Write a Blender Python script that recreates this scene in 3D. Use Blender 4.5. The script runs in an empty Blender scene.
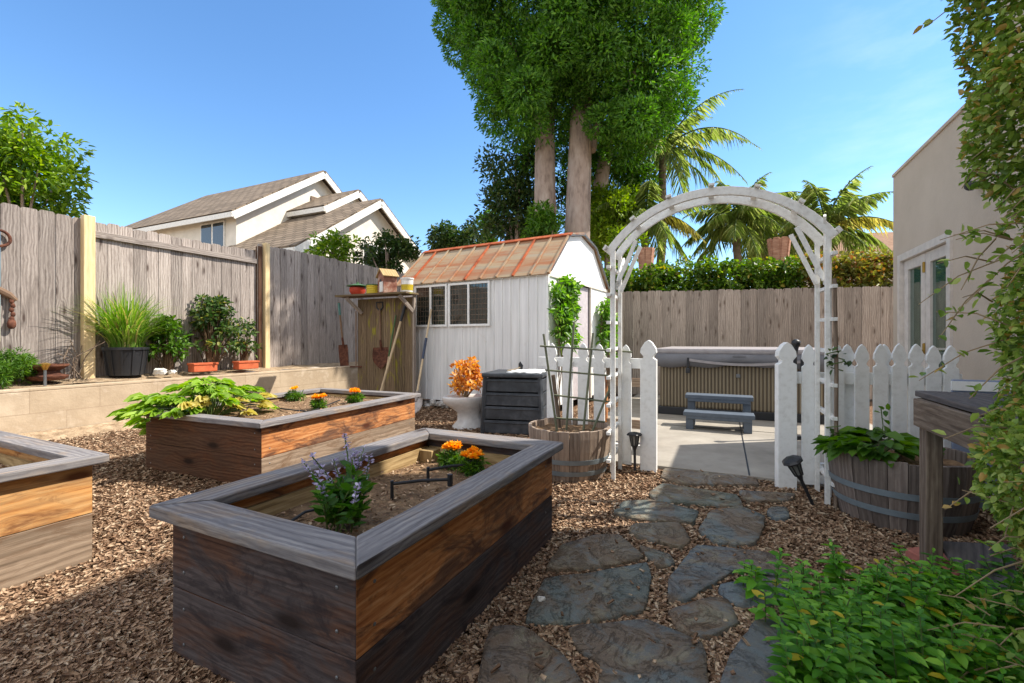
import bpy, math, random
import numpy as np
from mathutils import Vector, Matrix
random.seed(7)
RNG = np.random.default_rng(11)
R = math.radians
SC = bpy.context.scene
COL = SC.collection
F, H, HY = 455.0, 1.1, 340.0
YAW = R(25)
A = Vector((math.sin(YAW), math.cos(YAW), 0))      # the yard's long direction
B = Vector((math.cos(YAW), -math.sin(YAW), 0))     # across the yard, to the right
ZUP = Vector((0, 0, 1))

def G(px, py, z=0.0):
    d = (H - z) * F / (py - HY)
    return Vector(((px - 512) * d / F, d, z))
def P(px, py, d):
    return Vector(((px - 512) * d / F, d, H - (py - HY) * d / F))
def AB(a, b, z=0.0):
    v = A * a + B * b
    return Vector((v.x, v.y, z))
def rotz(yaw):
    return Matrix.Rotation(-yaw, 3, 'Z')

# ------------------------------------------------------------------ materials
def lin(r, g, b):
    f = lambda c: (c / 255 / 12.92) if c / 255 <= .04045 else ((c / 255 + .055) / 1.055) ** 2.4
    return (f(r), f(g), f(b), 1)
class NT:
    def __init__(s, name):
        s.m = bpy.data.materials.new(name); s.m.use_nodes = True
        s.t = s.m.node_tree; s.t.nodes.clear()
        s.out = s.n('ShaderNodeOutputMaterial'); s.bs = s.n('ShaderNodeBsdfPrincipled')
        s.l(s.bs.outputs[0], s.out.inputs[0])
    def n(s, t, **k):
        nd = s.t.nodes.new(t)
        for a, v in k.items(): setattr(nd, a, v)
        return nd
    def l(s, a, b): s.t.links.new(a, b)
    def coord(s, which='UV', scale=(1, 1, 1), rnd=True):
        tc = s.n('ShaderNodeTexCoord'); src = tc.outputs[which]
        if rnd:
            g = s.n('ShaderNodeNewGeometry'); mu = s.n('ShaderNodeVectorMath', operation='SCALE')
            mu.inputs[0].default_value = (13.7, 5.3, 7.1); s.l(g.outputs['Random Per Island'], mu.inputs['Scale'])
            ad = s.n('ShaderNodeVectorMath', operation='ADD'); s.l(src, ad.inputs[0]); s.l(mu.outputs[0], ad.inputs[1]); src = ad.outputs[0]
        mp = s.n('ShaderNodeVectorMath', operation='MULTIPLY'); mp.inputs[1].default_value = scale
        s.l(src, mp.inputs[0]); return mp.outputs[0]
    def noise(s, vec, scale, detail=6, rough=.6, dist=0.0):
        nd = s.n('ShaderNodeTexNoise'); nd.inputs['Scale'].default_value = scale; nd.inputs['Detail'].default_value = detail
        nd.inputs['Roughness'].default_value = rough; nd.inputs['Distortion'].default_value = dist
        if vec is not None: s.l(vec, nd.inputs['Vector'])
        return nd.outputs['Fac']
    def ramp(s, fac, stops):
        r = s.n('ShaderNodeValToRGB'); e = r.color_ramp.elements
        while len(e) < len(stops): e.new(.5)
        for el, (p, c) in zip(e, stops):
            el.position = p; el.color = c if len(c) == 4 else (*c, 1)
        s.l(fac, r.inputs[0]); return r.outputs[0]
    def mix(s, fac, a, b, mode='MIX'):
        m = s.n('ShaderNodeMix', data_type='RGBA', blend_type=mode)
        for sock, v in ((m.inputs[0], fac), (m.inputs[6], a), (m.inputs[7], b)):
            if hasattr(v, 'is_linked'): s.l(v, sock)
            else: sock.default_value = v
        return m.outputs[2]
    def mrange(s, v, a, b, c, d):
        m = s.n('ShaderNodeMapRange'); s.l(v, m.inputs[0])
        for i, x in zip((1, 2, 3, 4), (a, b, c, d)): m.inputs[i].default_value = x
        return m.outputs[0]
    def island(s): return s.n('ShaderNodeNewGeometry').outputs['Random Per Island']
    def bump(s, h, strength=.3, dist=.01):
        b = s.n('ShaderNodeBump'); b.inputs['Strength'].default_value = strength; b.inputs['Distance'].default_value = dist
        s.l(h, b.inputs['Height']); s.l(b.outputs[0], s.bs.inputs['Normal'])
    def fin(s, color, rough=.8, spec=.3, metal=0.0):
        if hasattr(color, 'is_linked'): s.l(color, s.bs.inputs['Base Color'])
        else: s.bs.inputs['Base Color'].default_value = color
        if hasattr(rough, 'is_linked'): s.l(rough, s.bs.inputs['Roughness'])
        else: s.bs.inputs['Roughness'].default_value = rough
        s.bs.inputs['Specular IOR Level'].default_value = spec; s.bs.inputs['Metallic'].default_value = metal
        return s.m

def m_wood(name, dark, mid, light, vary=.25, rough=.85, grain=42, bump=.35, knots=None, blotch=None, bl=(.45, .62), stain=None, kn=(.95, 2.5)):
    s = NT(name)
    fine = s.noise(s.coord('UV', (2.2, grain * 2.6, 2.2)), 1.0, 8, .7, .2)
    soft = s.noise(s.coord('UV', (1.3, 7, 1.3)), 1.0, 6, .62, .9)
    v = None
    kv = s.coord('UV', (kn[0], kn[1], 1.0))
    v = s.n('ShaderNodeTexVoronoi', voronoi_dimensions='2D'); v.inputs['Scale'].default_value = 1.0; s.l(kv, v.inputs['Vector'])
    kd = v.outputs['Distance']
    # growth lines: bands across the board, bent round the knots
    wv = s.n('ShaderNodeTexWave', wave_type='BANDS', bands_direction='Y', wave_profile='SIN')
    wv.inputs['Scale'].default_value = grain * .26; wv.inputs['Distortion'].default_value = 9.0; wv.inputs['Detail'].default_value = 4; wv.inputs['Detail Scale'].default_value = .8; wv.inputs['Detail Roughness'].default_value = .6
    off = s.n('ShaderNodeCombineXYZ'); s.l(s.mrange(kd, 0, .22, .05, 0), off.inputs[1])
    ad = s.n('ShaderNodeVectorMath', operation='ADD'); s.l(s.coord('UV', (.42, 1.0, 1.0)), ad.inputs[0]); s.l(off.outputs[0], ad.inputs[1]); s.l(ad.outputs[0], wv.inputs['Vector'])
    mx = s.n('ShaderNodeMix', data_type='FLOAT'); mx.inputs[0].default_value = .15; s.l(fine, mx.inputs[2]); s.l(wv.outputs['Fac'], mx.inputs[3]); g1 = mx.outputs[0]
    c = s.ramp(g1, [(.3, dark), (.5, mid), (.7, light)])
    c = s.mix(s.mrange(soft, .42, .64, 0, .5), c, mid)
    c = s.mix(s.mrange(soft, .56, .72, 0, .6), c, dark)
    if blotch:
        b = s.noise(s.coord('UV', (1.1, 3.4, 1.0)), 2.1, 7, .66, .9)
        c = s.mix(s.mrange(b, bl[0], bl[1], 0, 1), c, s.ramp(g1, [(.3, blotch[0]), (.52, blotch[1]), (.78, blotch[2])]))
    if stain:
        b2 = s.noise(s.coord('UV', (1.3, 3.4, 1.0)), 2.4, 7, .7, 1.2)
        c = s.mix(s.mrange(b2, .50, .62, 0, .85), c, stain)
    if knots:
        c = s.mix(s.mrange(kd, .04, .17, .55, 0), c, dark)
        c = s.mix(s.mrange(kd, .03, .075, .9, 0), c, knots)
    t = s.mrange(s.island(), 0, 1, 1 - vary, 1 + vary * .6)
    cb = s.n('ShaderNodeCombineColor')
    for i in range(3): s.l(t, cb.inputs[i])
    c = s.mix(1.0, c, cb.outputs[0], 'MULTIPLY')
    s.bump(g1, bump, .006)
    return s.fin(c, rough, .25)

def m_noisy(name, c1, c2, scale=6, rough=.8, bump=.2, bdist=.01, coord='Object', detail=8, c3=None, spec=.3, metal=0, fine=0, stretch=(1, 1, 1), vary=0):
    s = NT(name)
    v = s.coord(coord, stretch, rnd=False)
    n1 = s.noise(v, scale, detail, .62)
    st = [(.33, c1), (.67, c2)] if c3 is None else [(.3, c1), (.5, c2), (.72, c3)]
    c = s.ramp(n1, st)
    if vary:
        t = s.mrange(s.island(), 0, 1, 1 - vary, 1 + vary)
        cb = s.n('ShaderNodeCombineColor')
        for i in range(3): s.l(t, cb.inputs[i])
        c = s.mix(1.0, c, cb.outputs[0], 'MULTIPLY')
    if bump:
        h = n1 if not fine else s.noise(v, fine, 4, .6)
        s.bump(h, bump, bdist)
    return s.fin(c, rough, spec, metal)

def m_flat(name, c, rough=.6, spec=.4, metal=0.0):
    s = NT(name)
    v = s.coord('Object', rnd=False); n = s.noise(v, 14, 5, .6)
    k = tuple(x * .84 for x in c[:3]) + (1,); k2 = tuple(min(1, x * 1.1) for x in c[:3]) + (1,)
    return s.fin(s.ramp(n, [(.3, k), (.7, k2)]), rough, spec, metal)

def m_leaf(name, c1, c2, c3=None, trans=.35, rough=.5, odd=None, oddp=.06):
    s = NT(name)
    i = s.island()
    c = s.ramp(i, [(0, c1), (.6, c2), (1, c3 or c2)])
    if odd:
        w = s.n('ShaderNodeTexWhiteNoise', noise_dimensions='1D'); s.l(i, w.inputs['W'])
        lt = s.n('ShaderNodeMath', operation='LESS_THAN'); s.l(w.outputs['Value'], lt.inputs[0]); lt.inputs[1].default_value = oddp
        c = s.mix(lt.outputs[0], c, odd)
    n = s.noise(s.coord('Object', rnd=False), 2.2, 4, .6)
    c = s.mix(s.mrange(n, .4, .68, 0, .4), c, c1)
    s.fin(c, rough, .35)
    tr = s.n('ShaderNodeBsdfTranslucent'); mx = s.n('ShaderNodeMixShader'); mx.inputs[0].default_value = trans
    hs = s.n('ShaderNodeHueSaturation'); hs.inputs['Saturation'].default_value = 1.15; hs.inputs['Value'].default_value = 1.5; s.l(c, hs.inputs['Color'])
    s.l(hs.outputs[0], tr.inputs[0]); s.l(s.bs.outputs[0], mx.inputs[1]); s.l(tr.outputs[0], mx.inputs[2]); s.l(mx.outputs[0], s.out.inputs[0])
    return s.m

M = {}
M['fence'] = m_wood('grey_fence_wood', lin(92, 82, 76), lin(156, 145, 137), lin(192, 182, 173), .3, .9, 38, .45, knots=lin(78, 64, 58), kn=(1.2, 5.0))
M['fence_back'] = m_wood('brown_fence_wood', lin(104, 93, 84), lin(152, 140, 128), lin(182, 170, 157), .3, .9, 38, .4, knots=lin(96, 80, 68), kn=(1.3, 5.5))
M['post_yellow'] = m_wood('new_yellow_wood', lin(200, 172, 124), lin(222, 196, 150), lin(232, 212, 172), .08, .75, 22, .15)
M['rim'] = m_wood('grey_rim_wood', lin(84, 80, 82), lin(130, 126, 126), lin(162, 157, 152), .14, .8, 44, .4, knots=lin(58, 50, 48), blotch=(lin(96, 84, 76), lin(146, 130, 116), lin(178, 164, 148)), bl=(.52, .68))
M['plank_dark'] = m_wood('dark_weathered_plank', lin(52, 45, 45), lin(80, 71, 70), lin(106, 96, 93), .2, .85, 46, .4, knots=lin(34, 22, 18), blotch=(lin(58, 37, 28), lin(92, 64, 50), lin(118, 90, 74)), bl=(.44, .6), stain=lin(46, 40, 42))
M['plank_brown'] = m_wood('dark_brown_plank', lin(58, 40, 30), lin(92, 66, 50), lin(120, 92, 72), .2, .85, 46, .35, knots=lin(36, 24, 18), blotch=(lin(66, 40, 26), lin(104, 68, 46), lin(130, 94, 68)), bl=(.46, .62))
M['plank_orange'] = m_wood('orange_redwood_plank', lin(78, 54, 42), lin(116, 82, 60), lin(144, 110, 86), .1, .75, 40, .25,
                           knots=lin(74, 34, 16), blotch=(lin(146, 84, 44), lin(192, 128, 76), lin(222, 172, 120)), bl=(.38, .54), stain=lin(84, 56, 44))
M['plank_honey'] = m_wood('honey_wood_plank', lin(150, 112, 72), lin(190, 148, 98), lin(210, 176, 126), .1, .75, 30, .25,
                          knots=lin(96, 52, 26), blotch=(lin(160, 104, 56), lin(206, 150, 88), lin(222, 174, 116)), bl=(.45, .6), stain=lin(120, 76, 46))
M['plank_tan'] = m_wood('tan_grey_plank', lin(104, 88, 72), lin(146, 126, 106), lin(176, 156, 134), .12, .85, 34, .3, knots=lin(76, 54, 38), stain=lin(110, 84, 62))
M['cedar_in'] = m_wood('inner_board_wood', lin(120, 98, 66), lin(166, 140, 98), lin(196, 172, 128), .12, .85, 30, .3)
M['barrel'] = m_wood('barrel_stave_wood', lin(112, 96, 84), lin(156, 138, 122), lin(184, 168, 152), .3, .85, 36, .4)
M['barrel_dark'] = m_wood('dark_barrel_wood', lin(84, 74, 68), lin(120, 108, 100), lin(150, 138, 128), .3, .85, 36, .4)
M['bench'] = m_wood('old_bench_wood', lin(82, 68, 58), lin(124, 107, 92), lin(156, 140, 122), .2, .88, 34, .4)
M['bench_top'] = m_wood('dark_bench_top', lin(70, 66, 66), lin(100, 94, 92), lin(126, 118, 114), .2, .8, 34, .3)
M['shelf_board'] = m_wood('mossy_old_board', lin(76, 62, 48), lin(112, 95, 74), lin(142, 124, 98), .25, .88, 30, .4, blotch=(lin(110, 104, 30), lin(140, 134, 46), lin(160, 152, 70)), bl=(.56, .68))
M['white'] = m_noisy('white_paint', lin(222, 221, 217), lin(236, 236, 233), 22, .55, .15, .004, c3=lin(240, 240, 238))
M['white_old'] = m_noisy('weathered_white_paint', lin(210, 207, 200), lin(228, 227, 222), 30, .7, .3, .004, c3=lin(236, 235, 231))
M['black'] = m_flat('black_plastic', lin(42, 43, 46), .45)
M['steel'] = m_flat('grey_metal', lin(120, 122, 124), .4, .5, .6)
M['rust'] = m_noisy('rusted_iron', lin(58, 36, 28), lin(92, 56, 42), 20, .85, .4, .004, c3=lin(122, 80, 60))
M['soil'] = m_noisy('dry_soil', lin(88, 68, 50), lin(128, 102, 76), 16, .95, .9, .02, c3=lin(164, 136, 104), fine=70)
M['bedsoil'] = m_noisy('pale_bed_soil', lin(118, 98, 76), lin(160, 138, 112), 12, .95, .9, .02, c3=lin(190, 170, 142), fine=50)
M['ground'] = m_noisy('mulch_ground', lin(84, 62, 45), lin(122, 93, 69), 26, .95, 1.0, .03, c3=lin(150, 120, 92), fine=60)

def m_chip():
    s = NT('bark_chip'); i = s.island()
    c = s.ramp(i, [(0, lin(104, 80, 62)), (.2, lin(138, 109, 85)), (.5, lin(164, 134, 107)), (.78, lin(186, 157, 128)), (1, lin(206, 184, 155))])
    n = s.noise(s.coord('Object', rnd=False), 90, 3, .6)
    c = s.mix(s.mrange(n, .35, .7, .0, .35), c, lin(84, 60, 44))
    return s.fin(c, .9, .2)
M['chip'] = m_chip()
def m_stone():
    s = NT('slate_flagstone'); v0 = s.coord('Object', rnd=False)
    i = s.n('ShaderNodeObjectInfo').outputs['Random']
    mu = s.n('ShaderNodeVectorMath', operation='SCALE'); mu.inputs[0].default_value = (37, 29, 5); s.l(i, mu.inputs['Scale'])
    ad = s.n('ShaderNodeVectorMath', operation='ADD'); s.l(v0, ad.inputs[0]); s.l(mu.outputs[0], ad.inputs[1]); v = ad.outputs[0]
    n1 = s.noise(v, 2.6, 10, .7, 1.2); n2 = s.noise(v, 7, 10, .74, .6); n3 = s.noise(v, 34, 9, .78); n4 = s.noise(v, 4.3, 8, .7, 2.0)
    base = s.ramp(i, [(0, lin(106, 116, 120)), (.25, lin(128, 112, 94)), (.5, lin(106, 112, 100)), (.75, lin(112, 120, 124)), (1, lin(132, 114, 96))])
    c = s.mix(s.mrange(n1, .44, .56, 0, .75), base, lin(122, 100, 78))
    c = s.mix(s.mrange(n4, .52, .62, 0, .65), c, lin(116, 126, 128))
    c = s.mix(s.mrange(n2, .53, .63, 0, .8), c, lin(146, 138, 116))
    c = s.mix(s.mrange(n2, .34, .44, .6, 0), c, lin(84, 78, 74))
    c = s.mix(s.mrange(n3, .54, .68, 0, .6), c, lin(146, 136, 120))
    c = s.mix(s.mrange(n3, .32, .42, .5, 0), c, lin(44, 42, 42))
    h = s.n('ShaderNodeMath', operation='ADD'); s.l(n2, h.inputs[0]); s.l(n3, h.inputs[1])
    h2 = s.n('ShaderNodeMath', operation='ADD'); s.l(h.outputs[0], h2.inputs[0]); s.l(s.ramp(n4, [(.46, (0, 0, 0)), (.5, (.6, .6, .6))]), h2.inputs[1])
    s.bump(h2.outputs[0], .9, .012)
    return s.fin(c, s.mrange(n2, .3, .7, .6, .9), .25)
M['stone'] = m_stone()
def m_concrete(name, c1, c2, c3):
    s = NT(name); v = s.coord('Object', rnd=False)
    n1 = s.noise(v, 1.3, 8, .65); n2 = s.noise(v, 120, 4, .6); n3 = s.noise(v, 9, 6, .7)
    c = s.ramp(n1, [(.3, c1), (.5, c2), (.7, c3)])
    c = s.mix(s.mrange(n3, .5, .75, 0, .3), c, c1)
    s.bump(n2, .2, .004); return s.fin(c, .85, .3)
M['concrete'] = m_concrete('patio_concrete', lin(124, 118, 108), lin(150, 143, 132), lin(168, 161, 149))
def m_block():
    s = NT('retaining_block'); tc = s.n('ShaderNodeTexCoord')
    br = s.n('ShaderNodeTexBrick'); br.inputs['Scale'].default_value = 1.0
    br.inputs['Brick Width'].default_value = .62; br.inputs['Row Height'].default_value = .29; br.inputs['Mortar Size'].default_value = .006
    br.inputs['Mortar Smooth'].default_value = .4
    br.inputs['Color1'].default_value = lin(182, 163, 138); br.inputs['Color2'].default_value = lin(194, 176, 152); br.inputs['Mortar'].default_value = lin(168, 149, 126)
    s.l(tc.outputs['UV'], br.inputs['Vector'])
    n = s.noise(tc.outputs['UV'], 3, 8, .65); n2 = s.noise(tc.outputs['UV'], 40, 5, .6)
    c = s.mix(s.mrange(n, .4, .7, 0, .7), br.outputs['Color'], lin(146, 126, 102))
    c = s.mix(s.mrange(n, .56, .7, 0, .8), c, lin(210, 194, 172))
    s.bump(n2, .5, .006); return s.fin(c, .9, .2)
M['block'] = m_block()
def m_shedwall():
    s = NT('white_corrugated_metal'); tc = s.n('ShaderNodeTexCoord')
    n = s.noise(s.coord('Object', (14, 14, 1.0), False), 1.0, 6, .65); n2 = s.noise(tc.outputs['Object'], 4, 7, .7)
    c = s.ramp(n, [(.3, lin(208, 208, 206)), (.65, lin(234, 234, 232))])
    c = s.mix(s.mrange(n2, .6, .78, 0, .45), c, lin(178, 160, 140))
    return s.fin(c, .5, .4)
M['shed'] = m_shedwall()
def m_rustroof():
    s = NT('rusted_metal_roof')
    a = s.noise(s.coord('UV', (7, .7, 1), False), 1.0, 7, .7, .5); b = s.noise(s.coord('UV', (2.2, .35, 1), False), 1.6, 5, .6)
    c = s.ramp(a, [(.32, lin(140, 130, 112)), (.5, lin(158, 138, 110)), (.66, lin(152, 108, 76)), (.8, lin(124, 70, 42))])
    c = s.mix(s.mrange(b, .47, .6, 0, .8), c, lin(148, 90, 56))
    c = s.mix(s.mrange(b, .3, .42, .6, 0), c, lin(150, 144, 132))
    s.bump(a, .15, .004); return s.fin(c, .7, .35)
M['roofrust'] = m_rustroof()
M['rustred'] = m_noisy('red_rust_rib', lin(120, 52, 26), lin(164, 82, 44), 9, .8, .2, .003, c3=lin(176, 104, 70))
def m_shingle():
    s = NT('roof_shingle')
    br = s.n('ShaderNodeTexBrick'); br.inputs['Scale'].default_value = 1.0; br.inputs['Brick Width'].default_value = .5; br.inputs['Row Height'].default_value = .26
    br.inputs['Mortar Size'].default_value = .03; br.inputs['Color1'].default_value = lin(112, 99, 84); br.inputs['Color2'].default_value = lin(146, 130, 112); br.inputs['Mortar'].default_value = lin(64, 56, 48)
    tc = s.n('ShaderNodeTexCoord'); s.l(tc.outputs['UV'], br.inputs['Vector'])
    n = s.noise(tc.outputs['UV'], 1.6, 5, .6)
    return s.fin(s.mix(s.mrange(n, .35, .7, 0, .5), br.outputs['Color'], lin(122, 108, 94)), .9, .2)
M['shingle'] = m_shingle()
M['cream'] = m_noisy('cream_stucco', lin(212, 205, 193), lin(228, 221, 209), 3, .9, .15, .01, fine=60)
M['trim_white'] = m_flat('white_trim', lin(228, 226, 220), .6)
M['stucco'] = m_noisy('beige_stucco', lin(182, 166, 148), lin(194, 178, 160), 2, .92, .3, .006, fine=70)
M['door_frame'] = m_flat('pale_door_paint', lin(206, 196, 186), .5)
def m_glass(name, c, rough=.04, spec=.9):
    s = NT(name); return s.fin(c, rough, spec)
M['pane'] = m_glass('dark_glass', lin(30, 40, 38))
M['pane_lit'] = m_glass('window_glass', lin(52, 58, 60), .06)
M['pane_green'] = m_glass('door_glass', lin(56, 82, 70), .03, 1.0)  # green reflection of hedge and fence put into the glass colour
M['brass'] = m_flat('brass', lin(176, 140, 70), .35, .5, .8)
M['slate_grey'] = m_flat('blue_grey_plastic', lin(84, 94, 106), .55)
M['compost'] = m_noisy('dark_grey_plastic', lin(40, 43, 47), lin(58, 62, 67), 8, .5, .15, .004, c3=lin(80, 83, 88))
M['cover'] = m_noisy('grey_vinyl_cover', lin(98, 98, 102), lin(118, 117, 120), 3, .5, .08, .01)
M['cover_top'] = m_flat('pale_vinyl', lin(156, 150, 150), .5)
def m_cab():
    s = NT('ribbed_tub_panel'); tc = s.n('ShaderNodeTexCoord')
    w = s.n('ShaderNodeTexWave', wave_type='BANDS', bands_direction='X'); w.inputs['Scale'].default_value = 7.0; s.l(tc.outputs['Object'], w.inputs[0])
    c = s.ramp(w.outputs['Fac'], [(.1, lin(80, 70, 56)), (.5, lin(124, 112, 92)), (.9, lin(142, 130, 108))]); s.bump(w.outputs['Fac'], .6, .02)
    return s.fin(c, .6, .3)
M['cab'] = m_cab()
M['bark'] = m_noisy('grey_bark', lin(118, 102, 92), lin(158, 140, 128), 3, .95, .6, .03, c3=lin(178, 162, 150), stretch=(2.5, 2.5, .7))
M['palmbark'] = m_noisy('palm_bark', lin(104, 92, 78), lin(146, 130, 112), 3, .95, .5, .03, stretch=(1, 1, 7))
M['palmcut'] = m_noisy('pink_palm_stub', lin(156, 110, 88), lin(190, 146, 120), 5, .95, .5, .03, stretch=(1, 1, 4))
M['stem'] = m_flat('woody_stem', lin(104, 84, 62), .85)
M['gstem'] = m_flat('green_stem', lin(86, 106, 52), .7)
M['twig'] = m_flat('dry_twig', lin(150, 128, 98), .85)
M['terra'] = m_noisy('terracotta', lin(176, 84, 52), lin(204, 108, 70), 12, .85, .2, .004)
M['ceramic'] = m_flat('white_porcelain', lin(226, 224, 220), .15, .6)
M['orange'] = m_leaf('orange_petal', lin(240, 146, 14), lin(250, 178, 24), lin(252, 196, 48), .25, .6)
M['yellow'] = m_leaf('yellow_petal', lin(240, 180, 20), lin(250, 200, 30), lin(252, 214, 60), .25, .6)
M['violet'] = m_leaf('lilac_petal', lin(160, 148, 184), lin(190, 180, 208), lin(216, 208, 226), .25, .6)
M['goldleaf'] = m_leaf('golden_leaf', lin(198, 124, 54), lin(222, 164, 84), lin(236, 196, 124), .35, .55, odd=lin(160, 76, 30), oddp=.12)
M['lf_big'] = m_leaf('fern_pine_leaf', lin(52, 88, 30), lin(86, 134, 42), lin(120, 166, 58), .4, .5)
M['lf_dark'] = m_leaf('dark_leaf', lin(34, 54, 24), lin(58, 84, 36), lin(92, 108, 50), .3, .5)
M['lf_mid'] = m_leaf('mid_green_leaf', lin(52, 86, 26), lin(86, 126, 40), lin(118, 154, 56), .4, .45)
M['lf_lime'] = m_leaf('lime_leaf', lin(92, 124, 24), lin(132, 160, 40), lin(166, 186, 66), .45, .5)
M['lf_citrus'] = m_leaf('citrus_leaf', lin(66, 100, 22), lin(118, 152, 38), lin(164, 184, 64), .4, .35)
M['lf_rose'] = m_leaf('sapling_leaf', lin(40, 66, 30), lin(72, 102, 48), lin(116, 134, 76), .35, .4, odd=lin(150, 150, 70), oddp=.1)
M['lf_hedge'] = m_leaf('hedge_leaf', lin(56, 84, 26), lin(92, 124, 42), lin(136, 158, 62), .4, .4, odd=lin(160, 150, 60), oddp=.05)
M['lf_brown'] = m_leaf('bronze_hedge_leaf', lin(86, 92, 36), lin(128, 128, 56), lin(160, 154, 76), .38, .5, odd=lin(150, 104, 60), oddp=.2)
M['lf_ivy'] = m_leaf('creeper_leaf', lin(98, 126, 54), lin(148, 172, 80), lin(194, 204, 118), .45, .4, odd=lin(196, 160, 96), oddp=.10)
M['lf_mint'] = m_leaf('mint_leaf', lin(66, 118, 34), lin(108, 166, 50), lin(150, 196, 72), .4, .45, odd=lin(206, 180, 50), oddp=.035)
M['lf_sage'] = m_leaf('sage_leaf', lin(50, 92, 32), lin(86, 128, 48), lin(122, 156, 70), .4, .5)
M['lf_squash'] = m_leaf('lobed_leaf', lin(98, 136, 36), lin(140, 174, 60), lin(176, 200, 92), .45, .45)
M['lf_pale'] = m_leaf('withered_leaf', lin(170, 160, 76), lin(200, 186, 104), lin(214, 202, 132), .4, .6)
M['lf_grass'] = m_leaf('lemongrass_blade', lin(86, 128, 40), lin(126, 164, 60), lin(172, 192, 100), .4, .5, odd=lin(196, 178, 116), oddp=.12)
M['lf_palm'] = m_leaf('palm_leaflet', lin(98, 120, 54), lin(140, 156, 82), lin(182, 188, 122), .55, .4)
M['lf_palmy'] = m_leaf('yellow_palm_leaflet', lin(150, 146, 70), lin(186, 178, 96), lin(206, 196, 124), .4, .4)
M['lf_vine'] = m_leaf('vine_leaf', lin(70, 112, 36), lin(112, 156, 56), lin(160, 190, 92), .45, .45)
M['tin_red'] = m_flat('red_tin', lin(176, 60, 40), .5)
M['tin_green'] = m_flat('green_tin', lin(70, 104, 62), .5)
M['tin_yellow'] = m_flat('yellow_tin', lin(196, 170, 40), .5)
M['navy'] = m_flat('dark_blue_grip', lin(48, 58, 80), .5)
M['teal'] = m_flat('teal_paint', lin(84, 128, 122), .6)
M['handle'] = m_wood('ash_handle', lin(170, 146, 112), lin(198, 176, 142), lin(216, 196, 164), .1, .6, 60, .1)
M['handle_dark'] = m_wood('old_handle', lin(92, 72, 56), lin(124, 100, 80), lin(150, 126, 104), .1, .7, 60, .1)
M['blade'] = m_noisy('worn_steel_blade', lin(120, 108, 100), lin(160, 152, 146), 12, .5, .1, .003, metal=.5, c3=lin(176, 168, 160))
M['stake'] = m_flat('green_bamboo_stake', lin(104, 108, 86), .7)
M['brick'] = m_noisy('red_brick', lin(150, 90, 76), lin(176, 112, 98), 14, .9, .3, .004)
M['hoop'] = m_flat('grey_barrel_hoop', lin(126, 138, 144), .6, .4, .2)
M['rubble'] = m_noisy('white_painted_rubble', lin(120, 112, 104), lin(190, 186, 180), 9, .9, .8, .03, c3=lin(214, 211, 206))
M['rock'] = m_flat('white_rock', lin(210, 206, 198), .85)

M['shed_door'] = m_flat('pale_grey_door_paint', lin(190, 182, 184), .6)
M['shingle_brown'] = m_noisy('brown_shingle', lin(122, 92, 70), lin(146, 114, 90), 9, .9, .3, .02)
M['rust_white'] = m_noisy('peeling_red_paint', lin(110, 60, 48), lin(150, 106, 88), 8, .85, .3, .004, c3=lin(196, 180, 164))
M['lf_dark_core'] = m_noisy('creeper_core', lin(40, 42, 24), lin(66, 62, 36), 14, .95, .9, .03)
M['slate_blue'] = m_flat('grey_blue_paint', lin(128, 140, 164), .7)
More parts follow.
